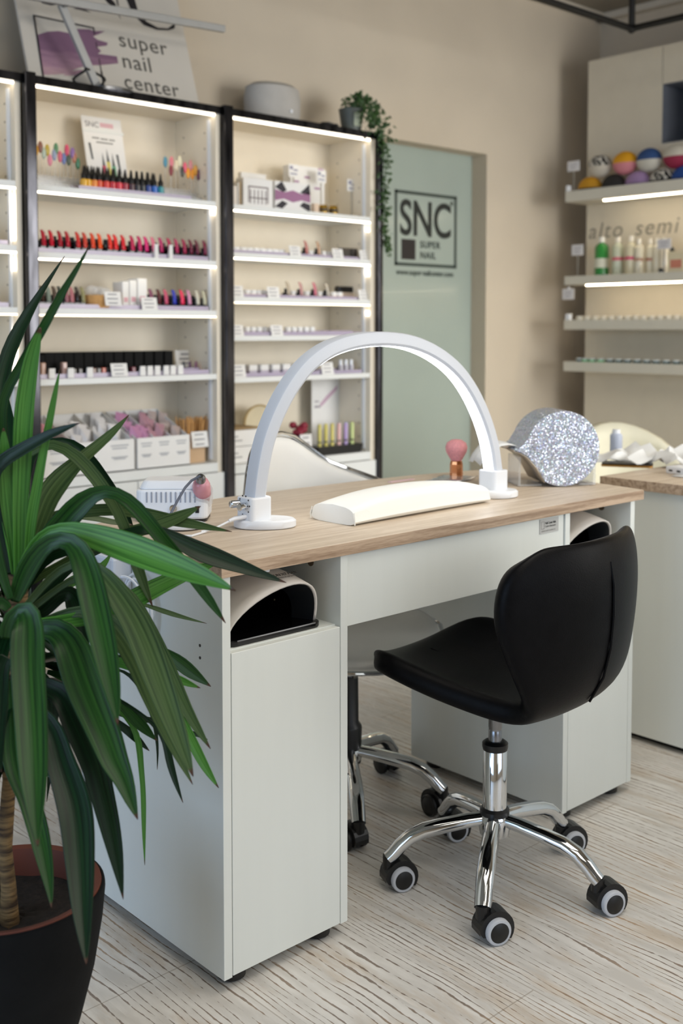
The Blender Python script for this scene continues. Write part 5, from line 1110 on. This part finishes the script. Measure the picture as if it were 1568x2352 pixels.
LV=[(0,0,[7317,15026,8034,-47,22,-5,7276,15033,8479,-50,23,-5,7225,15020,8925,-52,24,-5,7169,14994,9369,-54,25,-5,7110,14960,9809,-57,26,-6,7042,14925,10245,-63,29,-3,7013,14844,10674,-66,33,21,7138,14611,11042,-56,29,37,7258,14376,11407,-53,27,35,7372,14139,11767,-53,27,32,7467,13915,12133,-44,22,28,7582,13667,12474,-28,15,19,7672,13437,12825,-2,1,1]),
(2,0,[7305,15305,7990,-60,28,-4,7315,15387,8399,-69,32,-5,7333,15488,8808,-78,36,-5,7358,15597,9218,-86,40,-5,7390,15712,9632,-95,44,-3,7434,15824,10049,-101,47,0,7493,15930,10472,-103,49,4,7568,16028,10898,-103,49,19,7713,16066,11303,-99,48,41,7915,16058,11699,-85,42,49,8146,16026,12080,-47,23,32,8392,15985,12457,-25,12,18,8646,15941,12835,-3,1,2]),
(1,0,[7214,14826,7740,-57,29,4,7226,14798,8079,-80,40,4,7222,14766,8419,-92,45,2,7208,14730,8759,-98,48,2,7195,14687,9098,-105,52,4,7186,14633,9435,-113,56,6,7176,14575,9770,-120,60,6,7161,14516,10102,-125,62,7,7151,14448,10431,-124,62,13,7152,14366,10756,-115,58,17,7159,14274,11077,-102,52,21,7180,14166,11390,-79,40,24,7221,14035,11692,-15,7,5]),
(1,0,[7269,14785,7853,-45,24,9,7293,14730,8132,-52,28,9,7301,14666,8414,-59,31,7,7294,14603,8698,-66,34,7,7289,14526,8980,-69,37,12,7297,14431,9258,-67,36,14,7302,14331,9533,-62,33,13,7303,14228,9806,-54,30,12,7306,14118,10076,-50,27,12,7308,14004,10343,-46,25,11,7307,13888,10606,-40,22,9,7304,13769,10867,-25,14,6,7299,13649,11124,-3,1,1]),
(2,0,[7446,15445,7945,-72,35,1,7470,15490,8192,-80,39,1,7502,15550,8438,-88,42,1,7537,15620,8683,-95,46,0,7574,15696,8929,-103,50,0,7612,15778,9177,-110,53,-2,7648,15869,9425,-116,55,-5,7681,15968,9676,-119,56,-9,7709,16076,9927,-118,55,-11,7737,16190,10181,-109,51,-12,7763,16309,10437,-83,39,-9,7791,16430,10695,-49,23,-5,7822,16552,10957,-6,3,-1]),
(2,0,[7127,14932,8079,-59,56,-15,7075,14945,8333,-63,59,-15,7015,14941,8589,-67,63,-14,6952,14927,8846,-71,66,-12,6890,14902,9103,-75,70,-8,6835,14862,9360,-77,74,8,6822,14777,9616,-64,72,51,6900,14599,9820,-27,57,86,7020,14370,9946,-8,47,90,7135,14142,10078,-7,41,80,7249,13910,10201,0,30,67,7368,13667,10295,3,19,46,7483,13423,10385,0,1,3]),
(3,0,[7314,15315,8221,-60,28,-1,7324,15350,8647,-70,33,0,7341,15382,9073,-78,38,6,7398,15380,9496,-77,41,32,7592,15249,9846,-41,28,63,7894,15005,9985,13,2,80,8160,14768,9762,66,-27,76,8363,14581,9433,77,-35,61,8542,14416,9079,75,-36,47,8681,14286,8691,66,-35,27,8761,14207,8272,80,-43,26,8860,14113,7859,74,-39,29,8977,14005,7453,3,-1,1]),
(2,0,[7562,15624,8138,-60,31,8,7625,15656,8468,-63,33,9,7698,15710,8797,-67,34,10,7778,15771,9126,-70,36,11,7870,15834,9457,-71,38,18,7997,15874,9780,-54,33,50,8267,15777,9927,-7,10,55,8570,15644,9894,26,-8,51,8796,15570,9625,74,-34,60,8989,15529,9313,83,-40,57,9187,15488,8996,88,-42,59,9381,15455,8669,72,-36,42,9555,15443,8319,9,-5,5]),
(3,0,[7317,15026,8034,-56,49,28,7409,15002,8256,-68,60,32,7503,14995,8477,-88,76,38,7597,15000,8701,-114,97,43,7690,15014,8927,-127,108,48,7791,15025,9151,-122,112,76,7938,14999,9345,-104,108,108,8105,14957,9521,-71,80,96,8286,14906,9682,-46,56,74,8476,14850,9835,-38,47,64,8667,14796,9990,-34,41,53,8856,14749,10156,-25,28,33,9036,14714,10341,-2,2,2]),
(0,0,[7189,14866,7966,-53,36,43,7359,14735,8288,-78,55,70,7549,14584,8589,-97,72,106,7757,14415,8867,-112,84,126,7952,14259,9163,-85,70,130,8201,14046,9356,5,11,85,8444,13811,9192,68,-26,88,8622,13625,8905,80,-37,69,8787,13451,8600,75,-34,64,8966,13265,8313,67,-32,56,9121,13099,7999,62,-30,47,9278,12932,7687,55,-27,41,9427,12771,7369,2,-1,2]),
(3,0,[7456,15421,7758,-55,32,21,7548,15372,8078,-54,31,20,7643,15325,8398,-52,31,23,7756,15263,8708,-40,29,44,7973,15096,8845,-14,23,85,8231,14885,8890,0,17,94,8490,14673,8922,5,14,93,8751,14459,8927,18,7,94,9003,14248,8851,29,0,95,9256,14037,8770,28,1,92,9512,13824,8701,22,1,76,9769,13612,8630,12,1,44,10027,13399,8563,1,0,3]),
(3,0,[7401,15204,7805,-9,38,56,7575,15075,7921,-10,39,56,7752,14952,8037,-10,39,57,7932,14833,8152,-10,40,57,8114,14715,8266,-10,40,58,8299,14599,8379,-10,41,59,8485,14483,8491,-8,41,61,8678,14362,8585,2,40,73,8884,14227,8617,9,46,92,9089,14098,8678,1,55,97,9291,13973,8757,-6,57,92,9491,13854,8854,-8,44,66,9689,13739,8961,0,2,3]),
(3,0,[7755,15709,8000,-22,40,11,7813,15695,8168,-25,44,11,7874,15692,8336,-27,48,12,7945,15685,8500,-26,51,17,8035,15666,8652,-18,51,32,8165,15609,8751,3,43,46,8320,15525,8763,20,33,47,8477,15441,8738,23,28,43,8633,15359,8700,22,26,40,8793,15277,8670,22,24,39,8951,15197,8620,27,28,45,9112,15116,8580,17,19,30,9276,15036,8543,4,4,7]),
(1,0,[7074,14685,7767,-33,18,8,7121,14625,8105,-68,39,26,7215,14501,8423,-71,45,41,7318,14356,8730,-39,30,53,7502,14116,8857,6,13,83,7706,13836,8784,56,-1,146,7903,13556,8698,76,-5,183,8094,13276,8608,88,-8,200,8278,12997,8512,93,-11,198,8456,12720,8406,85,-11,176,8631,12443,8306,67,-9,139,8801,12166,8205,42,-7,82,8960,11895,8086,1,0,3]),
(2,0,[7358,14968,7760,-35,33,23,7508,14899,8089,-45,48,42,7721,14786,8355,-19,46,80,8024,14585,8393,4,32,77,8327,14396,8482,-3,33,70,8630,14215,8596,-4,32,66,8939,14032,8698,17,19,68,9199,13880,8547,52,2,76,9479,13710,8339,83,6,129,9786,13523,8186,74,14,135,10099,13335,8038,52,11,97,10416,13147,7887,31,6,58,10737,12957,7736,2,0,3]),
(1,0,[7340,14949,7302,10,17,76,7542,14808,7309,10,21,87,7752,14679,7319,7,25,99,7965,14559,7343,2,31,108,8182,14445,7378,-5,37,116,8399,14337,7432,-19,47,122,8611,14243,7521,-34,58,130,8823,14155,7625,-41,64,136,9037,14069,7731,-36,59,129,9257,13980,7826,-28,50,115,9483,13890,7915,-20,41,100,9715,13796,7992,-10,28,82,9957,13695,8040,0,1,3]),
(3,0,[7883,15790,7034,-5,14,39,8068,15669,7103,-5,13,36,8260,15560,7170,-5,12,34,8458,15458,7234,-4,11,32,8660,15359,7293,-3,10,30,8867,15260,7342,-1,8,28,9081,15159,7359,5,4,26,9293,15057,7299,8,1,23,9505,14959,7214,12,0,27,9716,14864,7112,19,0,42,9932,14769,7016,15,1,35,10153,14673,6927,8,1,20,10378,14576,6843,1,0,3]),
(0,0,[6983,14498,7772,-62,36,24,7050,14387,8113,-116,71,57,7138,14221,8438,-106,73,87,7269,13993,8711,-39,44,112,7456,13683,8759,75,-16,119,7510,13460,8491,157,-72,65,7504,13280,8195,175,-87,45,7484,13105,7901,177,-90,40,7458,12927,7615,169,-86,38,7429,12747,7335,149,-77,30,7386,12574,7060,119,-62,22,7346,12392,6794,74,-39,12,7285,12224,6532,2,-1,0]),
(3,0,[7258,14774,7582,-32,24,33,7444,14586,7902,-34,27,38,7636,14370,8204,-23,25,53,7888,14076,8340,20,4,65,8049,13830,8109,106,-38,92,8180,13598,7807,149,-61,102,8288,13382,7490,173,-78,93,8352,13200,7149,188,-93,78,8399,13028,6805,178,-90,67,8439,12859,6462,156,-79,57,8475,12691,6124,127,-65,46,8509,12521,5791,87,-44,32,8543,12349,5463,3,-1,1]),
(3,0,[7525,15065,7480,-24,23,41,7738,14877,7710,-23,23,42,7956,14678,7928,-14,19,47,8205,14439,8027,9,7,48,8441,14194,7904,39,-9,53,8608,13999,7650,86,-34,66,8730,13841,7349,79,-36,44,8823,13707,7029,95,-46,45,8910,13577,6706,101,-49,46,8994,13448,6384,95,-46,44,9079,13319,6063,77,-36,40,9189,13167,5760,54,-23,33,9310,13005,5468,3,-1,2]),
(3,0,[7602,14977,7249,-19,30,71,7812,14763,7395,-12,26,68,8026,14528,7495,14,15,79,8228,14282,7413,76,-10,114,8379,14068,7222,122,-41,102,8472,13897,6967,128,-53,73,8543,13742,6697,121,-55,55,8588,13605,6418,107,-50,44,8638,13462,6144,92,-42,41,8694,13312,5877,77,-34,37,8753,13154,5617,64,-28,32,8813,12996,5360,39,-17,20,8871,12836,5107,3,-1,1]),
(0,0,[7960,15434,6848,5,10,40,8140,15296,6857,5,10,39,8325,15166,6865,5,9,39,8513,15040,6869,6,9,39,8704,14916,6868,7,8,39,8897,14793,6854,10,7,39,9088,14673,6808,16,3,39,9273,14558,6719,22,-1,39,9450,14451,6602,32,-5,44,9612,14357,6452,69,-17,79,9768,14270,6285,78,-20,88,9932,14178,6128,46,-11,54,10099,14086,5970,2,-1,3]),
(1,0,[7937,14902,6726,10,7,38,8070,14779,6714,10,7,38,8203,14656,6703,10,7,38,8337,14533,6691,10,7,38,8470,14410,6678,10,7,38,8603,14287,6663,11,7,38,8735,14164,6645,12,6,38,8866,14042,6612,18,2,36,8983,13929,6535,23,-2,35,9094,13820,6443,27,-2,42,9217,13703,6377,34,0,60,9337,13587,6306,24,0,43,9461,13469,6243,2,0,3]),
(0,0,[6616,13991,7413,-85,44,13,6634,13926,7755,-104,69,69,6765,13708,7922,139,-23,167,6733,13586,7624,212,-103,5,6668,13481,7330,204,-101,-1,6616,13353,7043,203,-98,9,6565,13216,6763,201,-96,10,6510,13074,6492,194,-94,8,6449,12931,6227,183,-89,5,6384,12786,5970,165,-80,5,6319,12633,5722,118,-57,5,6255,12476,5482,74,-35,4,6190,12315,5250,2,-1,0]),
(0,1,[7068,14646,7187,-24,31,66,7255,14445,7350,-16,39,106,7454,14204,7410,85,6,171,7570,14009,7210,203,-72,119,7610,13871,6944,236,-102,82,7638,13737,6677,243,-104,86,7676,13590,6419,224,-93,89,7715,13437,6168,208,-85,85,7753,13281,5920,195,-83,70,7768,13141,5667,170,-68,71,7824,12964,5446,117,-47,48,7831,12825,5199,79,-36,26,7850,12674,4962,3,-1,1]),
(2,1,[7174,14782,6678,52,-6,57,7347,14567,6500,61,3,94,7552,14313,6450,101,-10,119,7649,14132,6206,178,-60,92,7706,13977,5934,193,-72,83,7763,13818,5667,188,-74,73,7795,13674,5394,171,-76,47,7796,13553,5113,154,-72,35,7804,13423,4839,141,-65,33,7806,13295,4568,121,-58,26,7799,13171,4300,92,-45,17,7783,13052,4034,49,-25,8,7762,12935,3771,3,-1,0]),
(2,0,[6978,14394,6362,42,2,62,7171,14133,6241,95,-13,92,7261,13922,5999,149,-53,59,7255,13777,5710,170,-71,44,7272,13599,5438,200,-78,64,7286,13412,5175,218,-93,52,7253,13259,4906,211,-104,22,7197,13119,4642,192,-99,11,7136,12977,4385,169,-89,7,7068,12834,4137,142,-75,5,6998,12687,3897,110,-57,6,6935,12530,3666,67,-34,5,6868,12370,3443,2,-1,0]),
(0,0,[6981,14683,6629,93,-42,6,6967,14612,6364,125,-56,8,6941,14522,6110,149,-69,7,6905,14426,5861,163,-75,6,6867,14320,5619,171,-72,25,6866,14172,5394,153,-53,49,6892,13993,5187,132,-44,45,6895,13827,4976,135,-49,37,6888,13665,4767,130,-51,30,6866,13510,4560,113,-46,21,6838,13355,4358,87,-37,14,6801,13204,4160,47,-21,5,6749,13063,3967,3,-1,0]),
(2,0,[8044,15605,6548,5,2,13,8233,15461,6498,5,2,13,8427,15326,6446,5,2,13,8626,15195,6390,5,2,14,8826,15067,6330,6,2,15,9028,14943,6261,12,0,18,9191,14850,6092,32,-10,27,9313,14795,5865,42,-18,22,9405,14768,5615,38,-19,13,9471,14767,5350,30,-17,6,9522,14782,5078,22,-13,2,9557,14814,4802,15,-10,0,9573,14865,4523,3,-2,0]),
(0,0,[7941,15414,6367,16,4,38,8064,15298,6328,18,5,41,8188,15182,6289,19,5,44,8310,15067,6246,22,4,46,8430,14953,6195,27,2,47,8543,14844,6121,33,-3,44,8644,14744,6022,37,-6,40,8737,14650,5910,40,-9,38,8826,14560,5792,56,-15,48,8905,14477,5662,73,-20,61,8991,14389,5539,68,-17,60,9077,14301,5417,42,-10,37,9163,14213,5294,2,-1,2]),
(2,1,[7932,15404,6127,23,1,34,8039,15311,6059,24,1,37,8148,15222,5990,26,1,39,8258,15134,5919,27,1,41,8368,15048,5847,29,0,44,8479,14963,5772,32,0,45,8587,14881,5692,34,-1,45,8694,14801,5605,35,-3,44,8799,14723,5513,38,-4,44,8900,14650,5412,46,-8,47,8993,14583,5298,49,-11,44,9085,14519,5180,33,-7,29,9177,14454,5062,2,-1,2]),
(1,0,[7941,15414,6367,15,0,23,8150,15223,6228,15,0,22,8361,15035,6086,15,0,22,8570,14850,5938,16,-1,21,8770,14674,5765,21,-4,22,8931,14531,5531,35,-13,20,9001,14467,5226,48,-26,9,9011,14457,4902,39,-23,3,9035,14436,4579,35,-21,2,9041,14432,4253,36,-22,0,9041,14434,3925,30,-18,0,9045,14434,3596,18,-11,0,9051,14432,3267,3,-2,0]),
(2,0,[8217,15953,6057,16,0,23,8373,15823,5946,16,0,23,8532,15700,5833,16,0,23,8694,15580,5719,16,0,22,8859,15461,5605,15,0,23,9028,15341,5498,15,2,25,9207,15217,5419,15,5,34,9395,15090,5368,18,8,46,9583,14965,5312,19,6,44,9770,14841,5238,17,4,33,9955,14720,5153,19,2,34,10138,14602,5053,20,1,34,10319,14486,4943,2,0,3]),
(2,0,[8023,15072,6430,15,0,23,8178,14912,6327,15,0,22,8331,14748,6225,15,0,22,8481,14584,6122,15,0,22,8629,14420,6014,16,-1,21,8768,14261,5891,18,-2,21,8899,14108,5754,20,-4,21,9016,13964,5598,26,-8,20,9087,13858,5400,42,-20,16,9098,13804,5169,54,-30,12,9123,13737,4943,45,-23,14,9159,13659,4722,27,-13,10,9199,13576,4504,3,-1,1]),
(1,1,[8207,14921,6667,14,5,38,8397,14744,6616,14,5,37,8586,14567,6565,15,4,36,8772,14391,6498,18,1,35,8945,14224,6392,25,-4,33,9088,14081,6223,33,-10,30,9205,13958,6021,40,-15,30,9311,13844,5807,51,-22,29,9379,13764,5565,66,-31,31,9457,13675,5329,69,-32,34,9534,13586,5092,64,-28,34,9623,13487,4865,44,-18,27,9723,13378,4645,3,-1,2]),
(2,0,[8138,15787,6489,7,10,40,8259,15708,6488,7,10,40,8386,15638,6484,7,10,40,8516,15574,6478,7,10,40,8648,15513,6469,7,9,40,8783,15454,6457,9,9,41,8920,15397,6434,13,7,41,9056,15342,6392,17,5,44,9192,15290,6339,27,4,57,9327,15241,6270,34,1,62,9460,15196,6191,25,-1,40,9591,15153,6104,12,-1,18,9721,15115,6006,2,0,3]),
(1,0,[7194,14871,8079,-58,28,-1,7188,14863,8263,-74,35,-3,7171,14854,8447,-88,41,-7,7148,14843,8632,-102,47,-10,7123,14829,8816,-113,52,-11,7097,14812,9000,-118,55,-12,7070,14793,9183,-120,55,-12,7043,14770,9366,-117,54,-10,7017,14744,9548,-108,51,-7,6993,14713,9730,-95,44,-5,6970,14680,9911,-76,36,-3,6946,14645,10091,-48,23,-2,6922,14608,10270,-11,5,0]),
(0,0,[6907,14436,7840,-45,18,-14,6856,14472,8046,-55,22,-17,6804,14496,8255,-64,26,-18,6757,14509,8467,-71,30,-16,6714,14514,8680,-77,32,-15,6673,14513,8894,-79,34,-14,6633,14508,9107,-76,33,-13,6594,14499,9320,-71,31,-11,6556,14486,9533,-64,28,-9,6521,14468,9745,-54,24,-6,6489,14445,9957,-40,17,-3,6460,14417,10168,-21,9,-2,6432,14386,10378,-3,1,0]),
(0,0,[6886,14446,7709,-49,14,-36,6814,14494,7827,-47,2,-78,6701,14558,7823,36,-42,-95,6619,14578,7716,85,-52,-51,6564,14568,7587,95,-52,-31,6517,14547,7457,96,-50,-24,6473,14519,7327,93,-47,-19,6432,14485,7197,84,-42,-14,6395,14446,7068,71,-34,-9,6360,14402,6941,55,-26,-6,6325,14355,6814,37,-18,-4,6291,14306,6689,20,-9,-2,6256,14256,6565,3,-1,0]),
(2,0,[7390,15453,7383,25,5,62,7518,15354,7339,25,8,73,7653,15260,7314,3,23,86,7781,15184,7375,-39,43,82,7888,15135,7491,-60,52,76,7995,15090,7607,-46,51,100,8127,15020,7658,63,1,132,8206,14985,7508,139,-58,65,8259,14974,7335,139,-65,42,8305,14971,7157,117,-56,28,8346,14975,6977,86,-43,16,8381,14986,6793,48,-25,7,8412,15001,6608,5,-3,1]),
(2,0,[7602,15791,7232,-26,32,71,7741,15713,7318,-27,33,70,7884,15652,7406,-35,35,65,8018,15611,7519,-48,40,58,8137,15594,7656,-58,45,58,8263,15576,7789,-60,49,68,8397,15556,7915,-58,51,80,8545,15527,8025,-50,49,91,8704,15490,8118,-35,42,99,8878,15441,8178,-18,32,97,9060,15388,8216,-7,22,80,9246,15332,8239,-1,11,45,9436,15275,8255,0,1,3]),
(1,0,[7690,15975,7131,-25,32,72,7808,15914,7199,-25,33,73,7934,15866,7264,-26,33,72,8063,15826,7329,-28,34,72,8194,15794,7399,-33,36,69,8321,15771,7480,-37,37,67,8450,15753,7565,-35,37,69,8587,15730,7636,-25,33,74,8735,15700,7683,-16,29,77,8888,15669,7723,-19,29,73,9037,15648,7783,-31,31,54,9161,15654,7890,-26,21,23,9271,15679,8014,-2,2,2]),
(2,0,[7578,15765,6608,31,42,70,7664,15713,6601,33,47,78,7753,15669,6591,36,51,85,7845,15630,6574,43,52,90,7938,15594,6547,54,49,92,8029,15562,6503,63,43,91,8118,15534,6449,67,39,88,8208,15509,6389,67,36,83,8297,15486,6325,65,31,76,8385,15466,6255,56,22,60,8470,15451,6176,38,13,38,8555,15437,6096,18,6,18,8642,15424,6014,3,1,3]),
(2,0,[7507,15794,6127,33,11,75,7590,15742,6098,40,12,87,7676,15699,6062,54,8,95,7760,15664,6009,78,-6,91,7832,15643,5926,100,-23,75,7891,15636,5826,110,-33,62,7945,15637,5719,114,-37,55,7997,15642,5609,114,-39,51,8049,15650,5497,110,-39,46,8098,15662,5381,101,-38,36,8144,15680,5262,85,-33,26,8188,15701,5141,61,-20,28,8241,15720,5075,3,-1,2]),
(2,0,[6697,14168,7141,68,-48,-52,6627,14186,7034,102,-63,-46,6587,14158,6914,121,-62,-17,6556,14113,6793,125,-61,-7,6526,14061,6675,124,-59,-5,6495,14004,6560,119,-57,-4,6462,13944,6446,111,-53,-4,6429,13880,6335,101,-47,-2,6396,13813,6226,88,-41,0,6364,13741,6119,73,-33,3,6336,13662,6015,53,-23,4,6310,13579,5913,29,-12,3,6284,13494,5813,4,-2,0]),
(2,0,[7378,15405,6609,44,1,67,7515,15294,6520,74,-2,101,7646,15197,6409,94,-12,102,7763,15116,6269,113,-34,68,7818,15092,6072,115,-51,24,7839,15100,5863,104,-51,7,7856,15115,5651,90,-46,2,7869,15136,5437,73,-39,-1,7876,15164,5222,56,-31,-3,7878,15199,5006,41,-23,-4,7875,15240,4789,28,-16,-4,7870,15284,4570,15,-9,-2,7865,15330,4351,3,-2,0]),
(2,0,[7502,15593,6999,24,11,77,7630,15506,6972,27,13,89,7763,15429,6943,29,16,100,7900,15357,6917,28,19,109,8040,15287,6896,37,16,113,8178,15223,6844,64,-1,105,8297,15176,6736,89,-23,78,8386,15156,6586,95,-38,44,8444,15166,6413,84,-40,20,8487,15193,6233,68,-35,10,8527,15224,6050,51,-26,7,8568,15257,5865,28,-15,3,8606,15296,5678,3,-2,0])]
def leaf_mesh(C,S,name,mat,fold=.16):
    n=len(C); sub=2; P=[];uv=[]
    for i in range(n):
        c=C[i]; s=S[i]; t=(C[min(i+1,n-1)]-C[max(i-1,0)]).normalized(); nn=t.cross(s); 
        if nn.length>1e-9: nn=nn.normalized()*s.length
        P.append([tuple(c-s),tuple(c-s*.5-nn*fold*.8),tuple(c-nn*fold*1.25),tuple(c+s*.5-nn*fold*.8),tuple(c+s)])
    me=bpy.data.meshes.new(name); V=[p for r in P for p in r]; F=[(i*5+j,i*5+j+1,(i+1)*5+j+1,(i+1)*5+j) for i in range(n-1) for j in range(4)]
    me.from_pydata(V,[],F); uvl=me.uv_layers.new(name='UVMap')
    for p in me.polygons:
        for li in p.loop_indices:
            vi=me.loops[li].vertex_index; uvl.data[li].uv=((vi%5)/4,(vi//5)/(n-1))
    me.materials.append(mat); me.shade_smooth(); o=bpy.data.objects.new(name,me); COL.objects.link(o); o.parent=yu
    ms=o.modifiers.new('s','SOLIDIFY'); ms.thickness=.0007; ms.offset=0
    mu=o.modifiers.new('u','SUBSURF'); mu.levels=1; mu.render_levels=1
    return o
base=Vector((.722,1.528,0))
for tone,tip,r in LV:
    n=len(r)//6; C=[Vector(r[i*6:i*6+3])*1e-4-base for i in range(n)]; S=[Vector(r[i*6+3:i*6+6])*1e-4 for i in range(n)]
    leaf_mesh(C,S,'leaf',LM[tone])
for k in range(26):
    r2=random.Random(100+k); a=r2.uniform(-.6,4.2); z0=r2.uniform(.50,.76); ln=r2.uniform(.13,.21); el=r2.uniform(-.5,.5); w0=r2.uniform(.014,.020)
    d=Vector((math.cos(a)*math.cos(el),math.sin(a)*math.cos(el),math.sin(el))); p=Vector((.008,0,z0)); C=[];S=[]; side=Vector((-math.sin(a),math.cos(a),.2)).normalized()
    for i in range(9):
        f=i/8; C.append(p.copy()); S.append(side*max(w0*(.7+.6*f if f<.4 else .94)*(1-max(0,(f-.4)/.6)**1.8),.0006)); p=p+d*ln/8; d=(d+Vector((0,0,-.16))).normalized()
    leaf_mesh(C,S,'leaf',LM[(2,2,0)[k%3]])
# inner and far-side leaves that fill the crown
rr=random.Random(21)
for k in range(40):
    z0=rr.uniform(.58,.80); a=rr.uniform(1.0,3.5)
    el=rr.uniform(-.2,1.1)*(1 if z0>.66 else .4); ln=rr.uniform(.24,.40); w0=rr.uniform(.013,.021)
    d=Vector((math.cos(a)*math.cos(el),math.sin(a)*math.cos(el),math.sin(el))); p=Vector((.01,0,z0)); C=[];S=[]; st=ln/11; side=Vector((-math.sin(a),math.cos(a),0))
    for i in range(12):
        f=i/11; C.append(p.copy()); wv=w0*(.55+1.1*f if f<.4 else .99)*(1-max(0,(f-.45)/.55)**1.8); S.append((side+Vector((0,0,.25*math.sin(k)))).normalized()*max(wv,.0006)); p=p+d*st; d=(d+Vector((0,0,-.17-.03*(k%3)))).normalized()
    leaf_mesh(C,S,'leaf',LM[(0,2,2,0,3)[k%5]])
